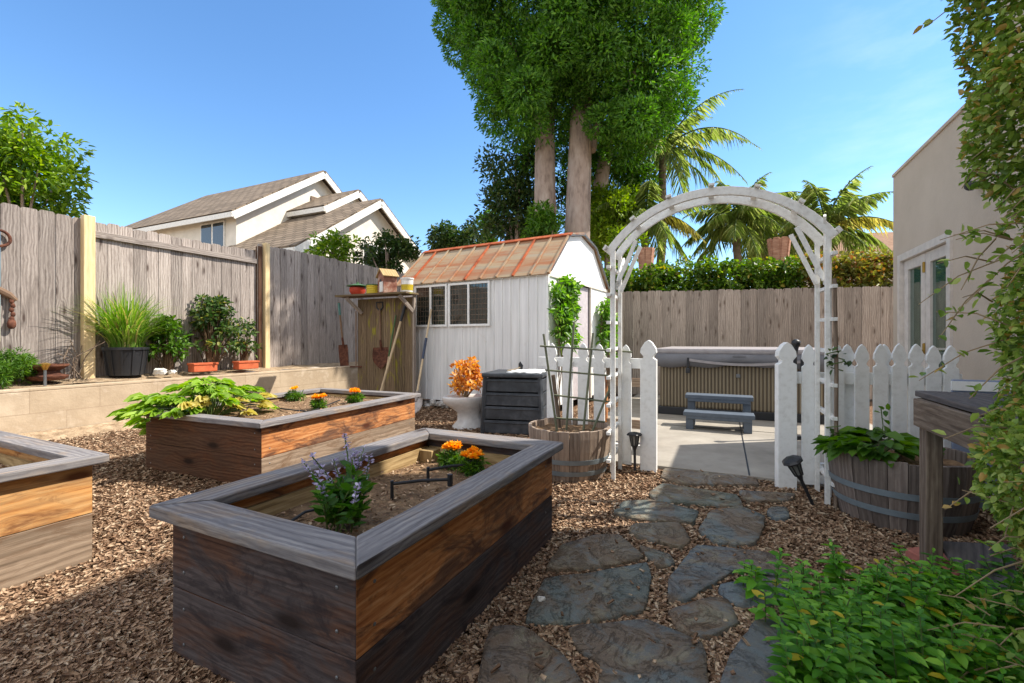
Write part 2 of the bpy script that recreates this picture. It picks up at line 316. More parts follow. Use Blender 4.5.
# ------------------------------------------------------------------ mesh builder
class MB:
    def __init__(s): s.v = []; s.f = []; s.uv = []
    def add(s, verts, faces, g=Vector((0, 0, 1))):
        o = len(s.v); verts = [Vector(p) for p in verts]; s.v += verts; g = Vector(g).normalized()
        for f in faces:
            p = [verts[i] for i in f]
            n = Vector((0, 0, 0))
            for i in range(len(p)):
                a, b = p[i], p[(i + 1) % len(p)]
                n += Vector(((a.y - b.y) * (a.z + b.z), (a.z - b.z) * (a.x + b.x), (a.x - b.x) * (a.y + b.y)))
            n = n.normalized() if n.length > 1e-12 else Vector((0, 0, 1))
            if abs(n.dot(g)) > .8:
                gg = n.orthogonal().normalized()
            else:
                gg = (g - n * n.dot(g)).normalized()
            w = n.cross(gg)
            s.f.append([o + i for i in f]); s.uv.append([(q.dot(gg), q.dot(w)) for q in p])
        return s
    def box(s, c, size, rot=None, g=None):
        c = Vector(c); rot = rot or Matrix.Identity(3); hx, hy, hz = [x / 2 for x in size]
        vs = [c + rot @ Vector((x * hx, y * hy, z * hz)) for z in (-1, 1) for y in (-1, 1) for x in (-1, 1)]
        if g is None:
            k = max(range(3), key=lambda i: size[i]); e = Vector((0, 0, 0)); e[k] = 1; g = rot @ e
        return s.add(vs, [(0, 2, 3, 1), (4, 5, 7, 6), (0, 1, 5, 4), (2, 6, 7, 3), (0, 4, 6, 2), (1, 3, 7, 5)], g)
    def bar(s, p0, p1, w, h, up=(0, 0, 1)):
        p0, p1 = Vector(p0), Vector(p1); d = (p1 - p0); L = d.length; d.normalize()
        up = Vector(up); x = d.cross(up)
        if x.length < 1e-4: x = d.orthogonal()
        x.normalize(); u = x.cross(d)
        rot = Matrix((x, d, u)).transposed()
        return s.box((p0 + p1) / 2, (w, L, h), rot, d)
    def prism(s, poly, ext, g=None):
        """closed polygon (list of 3-D points) extruded by ext"""
        poly = [Vector(p) for p in poly]; ext = Vector(ext); n = len(poly)
        vs = poly + [p + ext for p in poly]
        nrm = Vector((0, 0, 0))
        for i in range(n): nrm += poly[i].cross(poly[(i + 1) % n])
        fs = [tuple(range(n)), tuple(range(2 * n - 1, n - 1, -1))]
        fs += [(i, i + n, (i + 1) % n + n, (i + 1) % n) for i in range(n)]
        if nrm.dot(ext) > 0: fs = [tuple(reversed(f)) for f in fs]
        return s.add(vs, fs, g if g is not None else ext)
    def tube(s, pts, r, n=8, cap=True):
        pts = [Vector(p) for p in pts]; rs = r if isinstance(r, (list, tuple)) else [r] * len(pts)
        vs = []; prev = None
        for i, p in enumerate(pts):
            d = (pts[min(i + 1, len(pts) - 1)] - pts[max(i - 1, 0)]).normalized()
            x = d.orthogonal().normalized() if prev is None else (prev - d * prev.dot(d)).normalized()
            prev = x; y = d.cross(x)
            vs += [p + (x * math.cos(k * 2 * math.pi / n) + y * math.sin(k * 2 * math.pi / n)) * rs[i] for k in range(n)]
        fs = [(i * n + k, i * n + (k + 1) % n, (i + 1) * n + (k + 1) % n, (i + 1) * n + k) for i in range(len(pts) - 1) for k in range(n)]
        if cap: fs += [tuple(range(n - 1, -1, -1)), tuple((len(pts) - 1) * n + k for k in range(n))]
        return s.add(vs, fs, pts[-1] - pts[0] if (pts[-1] - pts[0]).length > 1e-6 else ZUP)
    def lathe(s, prof, n=24, c=(0, 0, 0), cap0=True, cap1=True, sx=1.0, sy=1.0):
        c = Vector(c)
        vs = [c + Vector((math.cos(k * 2 * math.pi / n) * r * sx, math.sin(k * 2 * math.pi / n) * r * sy, z)) for r, z in prof for k in range(n)]
        m = len(prof)
        fs = [(i * n + k, i * n + (k + 1) % n, (i + 1) * n + (k + 1) % n, (i + 1) * n + k) for i in range(m - 1) for k in range(n)]
        if cap0: fs.append(tuple(range(n - 1, -1, -1)))
        if cap1: fs.append(tuple((m - 1) * n + k for k in range(n)))
        return s.add(vs, fs, ZUP)
    def blob(s, c, rad, seed=0, amp=.15, n=10, flat=1.0):
        rnd = random.Random(seed); vs = []; c = Vector(c)
        rr = rad if isinstance(rad, (tuple, list)) else (rad, rad, rad)
        for i in range(n + 1):
            th = math.pi * i / n
            for k in range(2 * n):
                ph = math.pi * k / n; q = 1 + amp * (rnd.random() - .5) * 2 * (1 if 0 < i < n else 0)
                vs.append(c + Vector((math.sin(th) * math.cos(ph) * rr[0] * q, math.sin(th) * math.sin(ph) * rr[1] * q, -math.cos(th) * rr[2] * q)))
        fs = [(i * 2 * n + k, i * 2 * n + (k + 1) % (2 * n), (i + 1) * 2 * n + (k + 1) % (2 * n), (i + 1) * 2 * n + k) for i in range(n) for k in range(2 * n)]
        return s.add(vs, fs)
    def build(s, name, mat, parent=None, bevel=0, smooth=False):
        me = bpy.data.meshes.new(name); me.from_pydata([tuple(v) for v in s.v], [], s.f)
        uvl = me.uv_layers.new(name='UVMap'); flat = [c for f in s.uv for uv in f for c in uv]
        uvl.data.foreach_set('uv', flat); me.materials.append(mat)
        if smooth:
            me.polygons.foreach_set('use_smooth', [True] * len(me.polygons))
        me.update()
        o = bpy.data.objects.new(name, me); COL.objects.link(o)
        if parent is not None: o.parent = parent
        if smooth and smooth != 'all':
            md = o.modifiers.new('edges', 'EDGE_SPLIT'); md.split_angle = R(38)
        if bevel:
            md = o.modifiers.new('bevel', 'BEVEL'); md.width = bevel; md.segments = 2; md.limit_method = 'ANGLE'; md.angle_limit = R(40)
        return o

def tag(o, label=None, cat=None, group=None, kind=None):
    if label: o['label'] = label
    if cat: o['category'] = cat
    if group: o['group'] = group
    if kind: o['kind'] = kind
    return o
def thing(name, label, cat, loc=(0, 0, 0), yaw=0.0, group=None):
    o = bpy.data.objects.new(name, None); COL.objects.link(o); o.location = loc; o.rotation_euler = (0, 0, -yaw); o.empty_display_size = .1
    return tag(o, label, cat, group)
def structure(name, mb, mat, **k):
    return tag(mb.build(name, mat, **k), kind='structure')
def copy_tree(o, parent=None):
    c = o.copy(); COL.objects.link(c)
    if parent is not None: c.parent = parent
    for ch in list(o.children): copy_tree(ch, c)
    return c

# ------------------------------------------------------------------ foliage (numpy)
def unit(a): return a / np.maximum(np.linalg.norm(a, axis=1, keepdims=True), 1e-9)
def leaves(name, mat, Pn, D, L, W, parent=None, fold=.18, droop=.0, up=None):
    n = len(Pn); D = unit(D)
    ref = RNG.normal(size=(n, 3)) * .5 + np.array([0, 0, 1.0]) if up is None else up
    S = unit(np.cross(D, ref)); Nn = np.cross(S, D)
    L = np.broadcast_to(np.asarray(L, float), (n,))[:, None]; W = np.broadcast_to(np.asarray(W, float), (n,))[:, None]
    dz = np.array([0, 0, -1.0])
    V = np.empty((n, 6, 3))
    V[:, 0] = Pn
    V[:, 1] = Pn + D * L * .28 + S * W * .46 + Nn * W * fold
    V[:, 2] = Pn + D * L * .68 + S * W * .38 + Nn * W * fold + dz * L * droop * .4
    V[:, 3] = Pn + D * L + dz * L * droop
    V[:, 4] = Pn + D * L * .68 - S * W * .38 + Nn * W * fold + dz * L * droop * .4
    V[:, 5] = Pn + D * L * .28 - S * W * .46 + Nn * W * fold
    V = V.reshape(-1, 3)
    base = (np.arange(n) * 6)[:, None]
    Fc = np.concatenate([base + np.array([[0, 5, 4, 3]]), base + np.array([[0, 3, 2, 1]])], axis=1).reshape(-1)
    me = bpy.data.meshes.new(name)
    me.vertices.add(len(V)); me.vertices.foreach_set('co', V.reshape(-1).astype(np.float32))
    nf = 2 * n
    me.loops.add(nf * 4); me.loops.foreach_set('vertex_index', Fc.astype(np.int32))
    me.polygons.add(nf); me.polygons.foreach_set('loop_start', np.arange(0, nf * 4, 4, dtype=np.int32))
    me.update(calc_edges=True); me.validate(); me.materials.append(mat)
    o = bpy.data.objects.new(name, me); COL.objects.link(o)
    if parent is not None: o.parent = parent
    return o
def sphere_dirs(n): return unit(RNG.normal(size=(n, 3)))
def clumps(centers, radii, per, fill=.55, flat=.85):
    """leaf points spread through the outer part of many small clumps"""
    C = np.asarray(centers, float); Rr = np.asarray(radii, float)
    idx = np.repeat(np.arange(len(C)), per); d = sphere_dirs(len(idx))
    r = Rr[idx] * (fill + (1.08 - fill) * RNG.random(len(idx)) ** .6)
    Pn = C[idx] + d * r[:, None] * np.array([1, 1, flat])
    return Pn, d
def ell_clumps(c, rad, n, rmin, rmax, shell=.55, seed=0, zlow=-1.0):
    g = np.random.default_rng(seed); out = []; rr = []
    while len(out) < n:
        d = g.normal(size=3); d /= np.linalg.norm(d); k = shell + (1 - shell) * g.random() ** .7
        if d[2] < zlow: continue
        out.append(np.array(c) + d * k * np.array(rad)); rr.append(rmin + (rmax - rmin) * g.random())
    return np.array(out), np.array(rr)
def bushy(name, mat, cs, rs, per, L, W, parent, out=1.0, rnd=.8, upb=.2, droop=.15, fill=.55):
    Pn, d = clumps(cs, rs, per, fill)
    n = len(Pn); D = d * out + RNG.normal(size=(n, 3)) * rnd + np.array([0, 0, upb])
    k = .7 + .6 * RNG.random(n)
    return leaves(name, mat, Pn, D, L * k, W * k, parent, droop=droop)
def N3(v): return np.array([v[0], v[1], v[2]], float)
# ------------------------------------------------------------------ light, sky, camera
SUN_U = Vector((.989, .151, 0))            # horizontal direction towards the sun
SUN_EL = R(49)
sd = bpy.data.lights.new('sun', 'SUN'); sd.energy = 4.3; sd.angle = R(.53); sd.color = (1, .93, .83)
so = bpy.data.objects.new('sun', sd); COL.objects.link(so)
to_sun = (SUN_U * math.cos(SUN_EL) + ZUP * math.sin(SUN_EL)).normalized()
so.rotation_euler = to_sun.to_track_quat('Z', 'Y').to_euler(); so.location = to_sun * 30
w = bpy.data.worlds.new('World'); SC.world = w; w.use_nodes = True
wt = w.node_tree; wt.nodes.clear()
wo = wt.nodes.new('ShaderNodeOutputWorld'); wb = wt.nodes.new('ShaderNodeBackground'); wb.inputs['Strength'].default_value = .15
sk = wt.nodes.new('ShaderNodeTexSky'); sk.sky_type = 'NISHITA'; sk.sun_disc = False; sk.sun_elevation = SUN_EL
sk.sun_rotation = math.atan2(SUN_U.x, SUN_U.y); sk.air_density = 1.0; sk.dust_density = .1; sk.ozone_density = 3.0; sk.altitude = 0
# a few thin high clouds near the horizon on the right
tc = wt.nodes.new('ShaderNodeTexCoord'); mp = wt.nodes.new('ShaderNodeMapping'); mp.inputs['Scale'].default_value = (2.2, 2.2, 7)
nz = wt.nodes.new('ShaderNodeTexNoise'); nz.inputs['Scale'].default_value = 2.1; nz.inputs['Detail'].default_value = 7; nz.inputs['Roughness'].default_value = .58
mr = wt.nodes.new('ShaderNodeMapRange'); mr.inputs[1].default_value = .5; mr.inputs[2].default_value = .8; mr.inputs[4].default_value = .22
se = wt.nodes.new('ShaderNodeSeparateXYZ'); mr2 = wt.nodes.new('ShaderNodeMapRange'); mr2.inputs[1].default_value = .42; mr2.inputs[2].default_value = .62
mc = wt.nodes.new('ShaderNodeMath'); mc.operation = 'MULTIPLY'
hsn = wt.nodes.new('ShaderNodeHueSaturation'); hsn.inputs['Saturation'].default_value = 1.16
mxs = wt.nodes.new('ShaderNodeMix'); mxs.data_type = 'RGBA'; mxs.inputs[7].default_value = (5.2, 5.6, 6.2, 1)
# unseen broken bright cloud, added overhead and behind the camera to fill the shade
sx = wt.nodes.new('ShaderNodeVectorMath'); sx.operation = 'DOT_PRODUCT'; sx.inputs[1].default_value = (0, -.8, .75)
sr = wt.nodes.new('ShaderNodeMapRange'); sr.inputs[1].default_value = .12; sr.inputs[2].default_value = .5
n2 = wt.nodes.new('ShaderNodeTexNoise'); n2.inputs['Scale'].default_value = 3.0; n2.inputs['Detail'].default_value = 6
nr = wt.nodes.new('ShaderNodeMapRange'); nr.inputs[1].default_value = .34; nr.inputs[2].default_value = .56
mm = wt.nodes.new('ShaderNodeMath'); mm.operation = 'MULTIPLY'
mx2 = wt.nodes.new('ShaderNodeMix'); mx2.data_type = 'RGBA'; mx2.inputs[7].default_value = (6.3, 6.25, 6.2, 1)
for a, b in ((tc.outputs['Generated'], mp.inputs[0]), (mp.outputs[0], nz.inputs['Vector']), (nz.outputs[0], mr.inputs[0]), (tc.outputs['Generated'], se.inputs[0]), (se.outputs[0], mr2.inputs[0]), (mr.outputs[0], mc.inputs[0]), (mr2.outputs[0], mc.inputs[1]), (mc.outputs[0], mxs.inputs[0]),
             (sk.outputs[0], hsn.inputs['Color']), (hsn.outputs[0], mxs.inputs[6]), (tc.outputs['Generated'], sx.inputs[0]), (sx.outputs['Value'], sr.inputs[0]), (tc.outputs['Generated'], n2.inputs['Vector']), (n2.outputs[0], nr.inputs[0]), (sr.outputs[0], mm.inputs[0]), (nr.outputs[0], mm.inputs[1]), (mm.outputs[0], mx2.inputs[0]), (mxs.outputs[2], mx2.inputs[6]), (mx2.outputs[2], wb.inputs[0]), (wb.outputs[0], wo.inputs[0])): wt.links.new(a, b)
cd = bpy.data.cameras.new('camera'); cam = bpy.data.objects.new('camera', cd); COL.objects.link(cam); SC.camera = cam
cam.location = (0, 0, H); cam.rotation_euler = (R(90), 0, 0); cd.sensor_width = 36; cd.lens = 36 * F / 1024; cd.shift_y = -1.5 / 1024
cd.clip_start = .05; cd.clip_end = 2000
SC.view_settings.view_transform = 'Standard'; SC.view_settings.look = 'None'; SC.view_settings.gamma = 1; SC.view_settings.exposure = .86
SC.cycles.max_bounces = 7; SC.cycles.diffuse_bounces = 4; SC.cycles.transparent_max_bounces = 8

# ------------------------------------------------------------------ setting
def ground_sheet():
    n = 70; xs = [-8 + 16 * i / n for i in range(n + 1)]; ys = [-3 + 15 * i / n for i in range(n + 1)]
    rnd = random.Random(3); vs = []
    for j, y in enumerate(ys):
        for i, x in enumerate(xs):
            z = .012 * math.sin(3.1 * x + 1.7 * y) * math.sin(2.3 * y) + rnd.uniform(-.006, .006) - .012
            vs.append((x, y, z))
    m = MB(); m.add(vs, [(j * (n + 1) + i, j * (n + 1) + i + 1, (j + 1) * (n + 1) + i + 1, (j + 1) * (n + 1) + i) for j in range(n) for i in range(n)])
    o = structure('ground', m, M['ground'], smooth='all')
    k = MB(); k.add([(-400, -400, -.06), (400, -400, -.06), (400, 600, -.06), (-400, 600, -.06)], [(0, 1, 2, 3)])
    structure('far_ground', k, M['bedsoil'])
ground_sheet()
m = MB(); m.prism([AB(4.02, -1.55), AB(4.02, .68), AB(4.1, 1.69), AB(9.2, 1.69), AB(9.2, -1.55)], (0, 0, .035)); 
patio = structure('patio', m, M['concrete'], bevel=.004)
m = MB()
m.bar(AB(4.03, .18, .036), AB(9.1, .18, .036), .012, .003)
m.bar(AB(6.0, -1.5, .0362), AB(6.0, 1.65, .0362), .012, .003)
structure('patio_joint', m, M['black'])
# planted bed behind the retaining wall
W0 = G(100, 383.5, .57); 
def wall_pt(s, off=0.0, z=0.0): 
    v = W0 + A * s - B * off; return Vector((v.x, v.y, z))
def bed():
    n = 60; k = 10; vs = []; rnd = random.Random(5)
    for i in range(n + 1):
        for j in range(k + 1):
            p = wall_pt(-6 + 14 * i / n, .12 + 3.2 * j / k); z = .575 + .07 * min(1, j / 2) + rnd.uniform(-.018, .018)
            vs.append((p.x, p.y, z))
    m = MB(); m.add(vs, [(i * (k + 1) + j, (i + 1) * (k + 1) + j, (i + 1) * (k + 1) + j + 1, i * (k + 1) + j + 1) for i in range(n) for j in range(k)])
    structure('bed_soil', m, M['bedsoil'], smooth='all')
bed()
wall = thing('retaining_wall', 'low tan block retaining wall holding the planted bed under the left fence', 'wall', wall_pt(0), YAW)
m = MB(); m.box((-.1, 1.0, .24), (.2, 14, .60), g=(0, 1, 0)); m.build('wall', M['block'], wall, bevel=.012)
m = MB(); m.box((-.1, 1.0, .553), (.206, 14, .035), g=(0, 1, 0)); m.build('cap', M['block'], wall, bevel=.008)
# mound of soil at the foot of the wall
m = MB(); n = 30
vs = []
rnd = random.Random(8)
for i in range(n + 1):
    for j in range(4):
        p = wall_pt(-5 + 9 * i / n, -.01 - [0, .1, .24, .42][j]); vs.append((p.x, p.y, [.09, .06, .02, -.03][j] + rnd.uniform(-.012, .012)))
m.add(vs, [(i * 4 + j, i * 4 + j + 1, (i + 1) * 4 + j + 1, (i + 1) * 4 + j) for i in range(n) for j in range(3)])
structure('wall_foot_soil', m, M['bedsoil'], smooth='all')

# ------------------------------------------------------------------ raised planters
def wave_sheet(w, l, z, amp, seed, nx=22, ny=30):
    rnd = random.Random(seed); ph = [rnd.uniform(0, 6) for _ in range(6)]; vs = []
    for j in range(ny + 1):
        for i in range(nx + 1):
            x = -w / 2 + w * i / nx; y = -l / 2 + l * j / ny
            q = amp * (math.sin(x * 5 + ph[0]) * math.sin(y * 4 + ph[1]) + .5 * math.sin(x * 13 + ph[2]) * math.sin(y * 11 + ph[3])) + rnd.uniform(-.3, .3) * amp
            vs.append((x, y, z + q))
    m = MB(); m.add(vs, [(j * (nx + 1) + i, j * (nx + 1) + i + 1, (j + 1) * (nx + 1) + i + 1, (j + 1) * (nx + 1) + i) for j in range(ny) for i in range(nx)])
    return m
def planter(label, center, yaw, w, l, mats, rimmat, soil_z=.33, seed=0, rimw=.135, top=.53):
    """mats: (front planks low, high), (right low, high)"""
    t = thing('raised_planter', label, 'planter', center, yaw, 'wooden raised planters')
    x, y = w / 2, l / 2; q = rimw
    sides = [((-x, -y), (x, -y), (x - q, -y + q), (-x + q, -y + q), (1, 0, 0)), ((x, -y), (x, y), (x - q, y - q), (x - q, -y + q), (0, 1, 0)),
             ((x, y), (-x, y), (-x + q, y - q), (x - q, y - q), (1, 0, 0)), ((-x, y), (-x, -y), (-x + q, -y + q), (-x + q, y - q), (0, 1, 0))]
    for k, (a, b, c, d, g) in enumerate(sides):
        m = MB(); s = .0015
        def sh(p):  # leave a hairline open at each mitre
            return Vector((p[0] * (1 - s), p[1] * (1 - s), top - .04 + .0007 * k))
        m.prism([sh(a), sh(b), sh(c), sh(d)], (0, 0, .04), g); m.build('rim_board', rimmat, t, bevel=.006)
    ov = .05; bx, by = x - ov, y - ov; th = .04; hh = (top - .044) / 2
    fm, rm = mats
    ci = th
    plan = [([(-bx, -by), (bx, -by), (bx - ci, -by + ci), (-bx + ci, -by + ci)], (1, 0, 0), 0), ([(bx, -by), (bx, by), (bx - ci, by - ci), (bx - ci, -by + ci)], (0, 1, 0), 1),
            ([(bx, by), (-bx, by), (-bx + ci, by - ci), (bx - ci, by - ci)], (1, 0, 0), 0), ([(-bx, by), (-bx, -by), (-bx + ci, -by + ci), (-bx + ci, by - ci)], (0, 1, 0), 1)]
    for k in range(2):
        for poly, g, wh in plan:
            m = MB(); e = .0012
            m.prism([(px_ * (1 - e), py_ * (1 - e), k * (hh + .003)) for px_, py_ in poly], (0, 0, hh), g); m.build('side_plank', (rm if wh else fm)[k], t, bevel=.003)
    # paler inner lining and posts
    m = MB()
    for sg in (-1, 1):
        m.box((sg * (bx - th - .012), 0, .30), (.018, 2 * by - 2 * th - .05, .29)); m.box((0, sg * (by - th - .012), .30), (2 * bx - 2 * th - .05, .018, .29))
    m.build('lining', M['cedar_in'], t)
    for sx in (-1, 1):
        for sy in (-1, 1):
            m = MB(); m.box((sx * (bx - th - .065), sy * (by - th - .065), .24), (.088, .088, .40), g=(0, 0, 1)); m.build('corner_post', M['cedar_in'], t, bevel=.004)
    wave_sheet(2 * bx - 2 * th - .04, 2 * by - 2 * th - .04, soil_z, .012, seed).build('soil', M['soil'], t, smooth='all')
    if seed < 3:
        me_ = None; rx = Matrix.Rotation(R(90), 4, 'Y'); ry = Matrix.Rotation(R(90), 4, 'X')
        for k in range(2):
            for dz in (.06, .18):
                for loc, rt in (((bx, by - .10, 0), rx), ((bx, -by + .07, 0), rx), ((bx - .07, -by, 0), ry), ((-bx + .07, -by, 0), ry)):
                    if me_ is None:
                        m = MB(); m.lathe([(.0055, -.001), (.0055, .001), (.003, .0025)], 8); o_ = m.build('screw', M['steel'], t); me_ = o_.data
                    else:
                        o_ = bpy.data.objects.new('screw', me_); COL.objects.link(o_); o_.parent = t
                    o_.matrix_local = Matrix.Translation((loc[0], loc[1], k * (hh + .003) + dz)) @ rt
    g_ = np.random.default_rng(seed); n_ = 900
    xy = np.stack([g_.uniform(-1, 1, n_) * (bx - th - .03), g_.uniform(-1, 1, n_) * (by - th - .03), np.full(n_, soil_z + .006) + g_.normal(size=n_) * .006], 1)
    dd_ = g_.normal(size=(n_, 3)) * np.array([1, 1, .25])
    o_ = leaves('soil_litter', M['chip'], xy, dd_, .012 + .02 * g_.random(n_), .008 + .008 * g_.random(n_), t, fold=.2); o_['kind'] = 'stuff'
    return t
y26 = R(26)
A26 = Vector((math.sin(y26), math.cos(y26), 0)); B26 = Vector((math.cos(y26), -math.sin(y26), 0))
near = G(356, 567, .53); PW, PL = .955, 1.555
p1c = near - B26 * PW / 2 + A26 * PL / 2; p1c.z = 0
pl1 = planter('grey capped raised planter with purple sage and two marigolds, nearest of the three planters', p1c, y26, PW, PL,
              ((M['plank_dark'], M['plank_dark']), (M['plank_dark'], M['plank_orange'])), M['rim'], .375, 1)
near2 = G(260, 423.5, .5); P2W, P2L = 1.5, 2.02; y23 = R(23)
A23 = Vector((math.sin(y23), math.cos(y23), 0)); B23 = Vector((math.cos(y23), -math.sin(y23), 0))
p2c = near2 - B23 * P2W / 2 + A23 * P2L / 2; p2c.z = 0
pl2 = planter('orange sided raised planter with lobed leaves and three marigolds, beside the retaining wall', p2c, y23, P2W, P2L,
              ((M['plank_brown'], M['plank_brown']), (M['plank_tan'], M['plank_orange'])), M['rim'], .42, 2, .12, .5)
near3 = G(110.5, 454, .53); P3W, P3L = 1.55, 1.6
p3c = near3 - B26 * P3W / 2 - A26 * P3L / 2; p3c.z = 0
pl3 = planter('honey coloured raised planter cut by the left edge of the photo, empty of plants', p3c, y26, P3W, P3L,
              ((M['plank_tan'], M['plank_honey']), (M['plank_tan'], M['plank_honey'])), M['rim'], .40, 3, .12)
def in_planter(c, A_, B_, x, y, z=0): v = c + B_ * x + A_ * y; return Vector((v.x, v.y, z))

# drip lines
def drip(label, pts, r=.008):
    m = MB(); q = []
    for i in range(len(pts) - 1):
        for k in range(6): q.append(Vector(pts[i]).lerp(Vector(pts[i + 1]), k / 6))
    q.append(Vector(pts[-1])); m.tube(q, r, 8); o = m.build('drip_line', M['black'], smooth=True); return tag(o, label, 'irrigation tube', 'drip tubes in the planters')
def emitter(label, p, d):
    t = thing('drip_sprayer', label, 'sprayer', p, 0, 'drip sprayers in the planter')
    d = Vector(d)
    m = MB(); m.tube([(0, 0, -.02), (0, 0, .07)], .008, 8); m.build('stake', M['black'], t)
    m = MB(); m.tube([(0, 0, .055), d * .5 + Vector((0, 0, .058)), d + Vector((0, 0, .05))], .0075, 8); m.tube([d + Vector((0, 0, .075)), d + Vector((0, 0, .02))], .013, 8)
    m.build('arm', M['black'], t, smooth=True)
z1 = .385
emitter('black drip sprayer with long arm, nearer one in the near planter', G(392, 496, z1), G(450, 490, z1) - G(392, 496, z1))
emitter('black drip sprayer behind the longer one in the near planter', G(428, 481, z1), G(470, 474, z1) - G(428, 481, z1))
drip('thin black drip tube looping on soil beside the purple sage', [G(290, 522, .39), G(305, 512, .402), G(322, 508, .402), G(352, 508, .39)], .006)
drip('black drip tube across the soil of the planter by the wall', [G(225, 411, .43), G(250, 404, .445), G(285, 409, .445), G(310, 412, .44), G(340, 400, .44)], .007)
drip('black drip tube on soil of the honey coloured planter', [G(-40, 452, .41), G(4, 455, .42), G(22, 462, .42), G(30, 470, .41)], .006)

# ------------------------------------------------------------------ plants in the planters
def marigold(label, p, size, nfl, seed, group='marigolds in the planters'):
    t = thing('marigold', label, 'flower', p, 0, group); rnd = random.Random(seed)
    cs = [(rnd.uniform(-1, 1) * size * .3, rnd.uniform(-1, 1) * size * .3, size * rnd.uniform(.25, .5)) for _ in range(9)]
    bushy('foliage', M['lf_mid'], cs, [size * .28] * 9, 70, .035, .009, t, fill=.2)
    m = MB()
    for i in range(nfl):
        a = i * 2.4 + seed; r = size * .34 * (.3 + .7 * rnd.random()); fp = np.array([r * math.cos(a), r * math.sin(a), size * (.78 + .2 * rnd.random())])
        m.tube([(fp[0] * .3, fp[1] * .3, 0), tuple(fp)], .003, 5)
        k = 26; d = sphere_dirs(k); d[:, 2] = np.abs(d[:, 2]) * .7
        leaves('flower', M['yellow'] if label.startswith('yellow') else M['orange'], np.repeat(fp[None], k, 0), d, .036, .026, t, fold=.1)
        if i % 3 == 0:
            pass
    m.build('stem', M['gstem'], t)
    return t
marigold('bushy orange marigold nearest the back rim, in the near planter', G(452, 468, .375), .135, 6, 1)
marigold('orange marigold right of its twin, by the right rim of the near planter', G(472, 475, .375), .125, 5, 5)
marigold('yellow topped tall marigold, farthest left in the planter by the wall', G(294, 401, .42), .16, 3, 2)
marigold('middle orange marigold of three in the planter by the wall', G(319, 410, .42), .14, 6, 3)
marigold('right orange marigold of three, close to the planter rim by the shovels', G(355, 403, .42), .14, 7, 4)

def sage():
    base = G(347, 527, .38)
    t = thing('sage_plant', 'purple flowered sage plant with green leaves in the near planter', 'plant', base)
    m = MB(); Pn = []; D = []; FP = []; FD = []
    rnd = random.Random(4)
    for i in range(24):
        a = rnd.uniform(0, 6.28); tilt = rnd.uniform(.05, .75); h = rnd.uniform(.14, .25)
        if i < 13: h = rnd.uniform(.22, .34); tilt = rnd.uniform(.2, .85)
        d = Vector((math.cos(a) * math.sin(tilt), math.sin(a) * math.sin(tilt), math.cos(tilt)))
        p0 = Vector((rnd.uniform(-.06, .06), rnd.uniform(-.06, .06), 0)); p1 = p0 + d * h + Vector((0, 0, .03))
        m.tube([p0, p0.lerp(p1, .5) + Vector((0, 0, .015)), p1], [.0035, .003, .0018], 5)
        top = .62 if i < 13 else 1.0
        for k in range(13):
            f = .12 + top * .8 * k / 13; q = p0.lerp(p1, f); dd = Vector((rnd.gauss(0, 1), rnd.gauss(0, 1), rnd.uniform(.0, .8))) + d * .4
            Pn.append(q); D.append(dd)
        if i < 13:
            for k in range(26):
                f = .6 + .42 * rnd.random(); q = p0.lerp(p1, f); FP.append(q + Vector((rnd.gauss(0, .004), rnd.gauss(0, .004), 0))); FD.append((rnd.gauss(0, 1), rnd.gauss(0, 1), rnd.uniform(-.2, 1)))
    m.build('stems', M['gstem'], t)
    n = len(Pn); Pn = np.array([tuple(p) for p in Pn]); D = np.array([tuple(p) for p in D])
    leaves('foliage', M['lf_sage'], Pn, D, .045 + .03 * RNG.random(n), .02 + .012 * RNG.random(n), t, droop=.15)
    for i in range(13):
        f0, f1 = i * 26, i * 26 + 26
        leaves('flower_spike', M['violet'], np.array([tuple(p) for p in FP[f0:f1]]), np.array(FD[f0:f1]), .017, .011, t)
sage()
def squash():
    base = in_planter(p2c, A23, B23, -.40, -.62, .43)
    t = thing('lobed_leaf_plant', 'big pale green lobed leaves spilling over the planter corner by the wall', 'plant', base)
    rnd = random.Random(9); m = MB(); Pn = []; D = []; Ls = []; pale = []
    for i in range(120):
        a = rnd.uniform(0, 6.28); r = (rnd.random() ** .6) * .53
        c = A23 * (math.sin(a) * r * 1.0) + B23 * (math.cos(a) * r * .95) - B23 * .05
        z = .05 + .20 * (1 - r / .55) + rnd.uniform(-.03, .10)
        if c.dot(B23) < -.28: z -= .25 * (-.28 - c.dot(B23)) / .3
        q = Vector((c.x, c.y, z)); m.tube([Vector((c.x * .3, c.y * .3, 0)), Vector((c.x * .7, c.y * .7, z * .95)), q], .004, 5)
        out = Vector((c.x, c.y, 0)).normalized() if r > .02 else A23
        pl = c.dot(B23) > .1 and rnd.random() < .6
        for k in range(11):
            u = (k - 5) / 5; ang = u * 1.25
            dd = Matrix.Rotation(ang, 3, 'Z') @ out; L = (.15 - .07 * abs(u)) * (1.0 if not pl else .8)
            o = out * (.02 * (5 - abs(k - 5)) / 5)
            (pale if pl else Pn).append((q + o, dd + Vector((0, 0, .1 - .2 * rnd.random())), L))
    m.build('stems', M['gstem'], t)
    for nm, mt, lst in (('foliage', M['lf_squash'], Pn), ('withered_leaves', M['lf_pale'], pale)):
        leaves(nm, mt, np.array([tuple(x[0]) for x in lst]), np.array([tuple(x[1]) for x in lst]), np.array([x[2] for x in lst]), np.array([x[2] * .56 for x in lst]), t, fold=.12, droop=.22,
               up=np.repeat(np.array([[0, 0, 1.0]]), len(lst), 0) + RNG.normal(size=(len(lst), 3)) * .45)
squash()

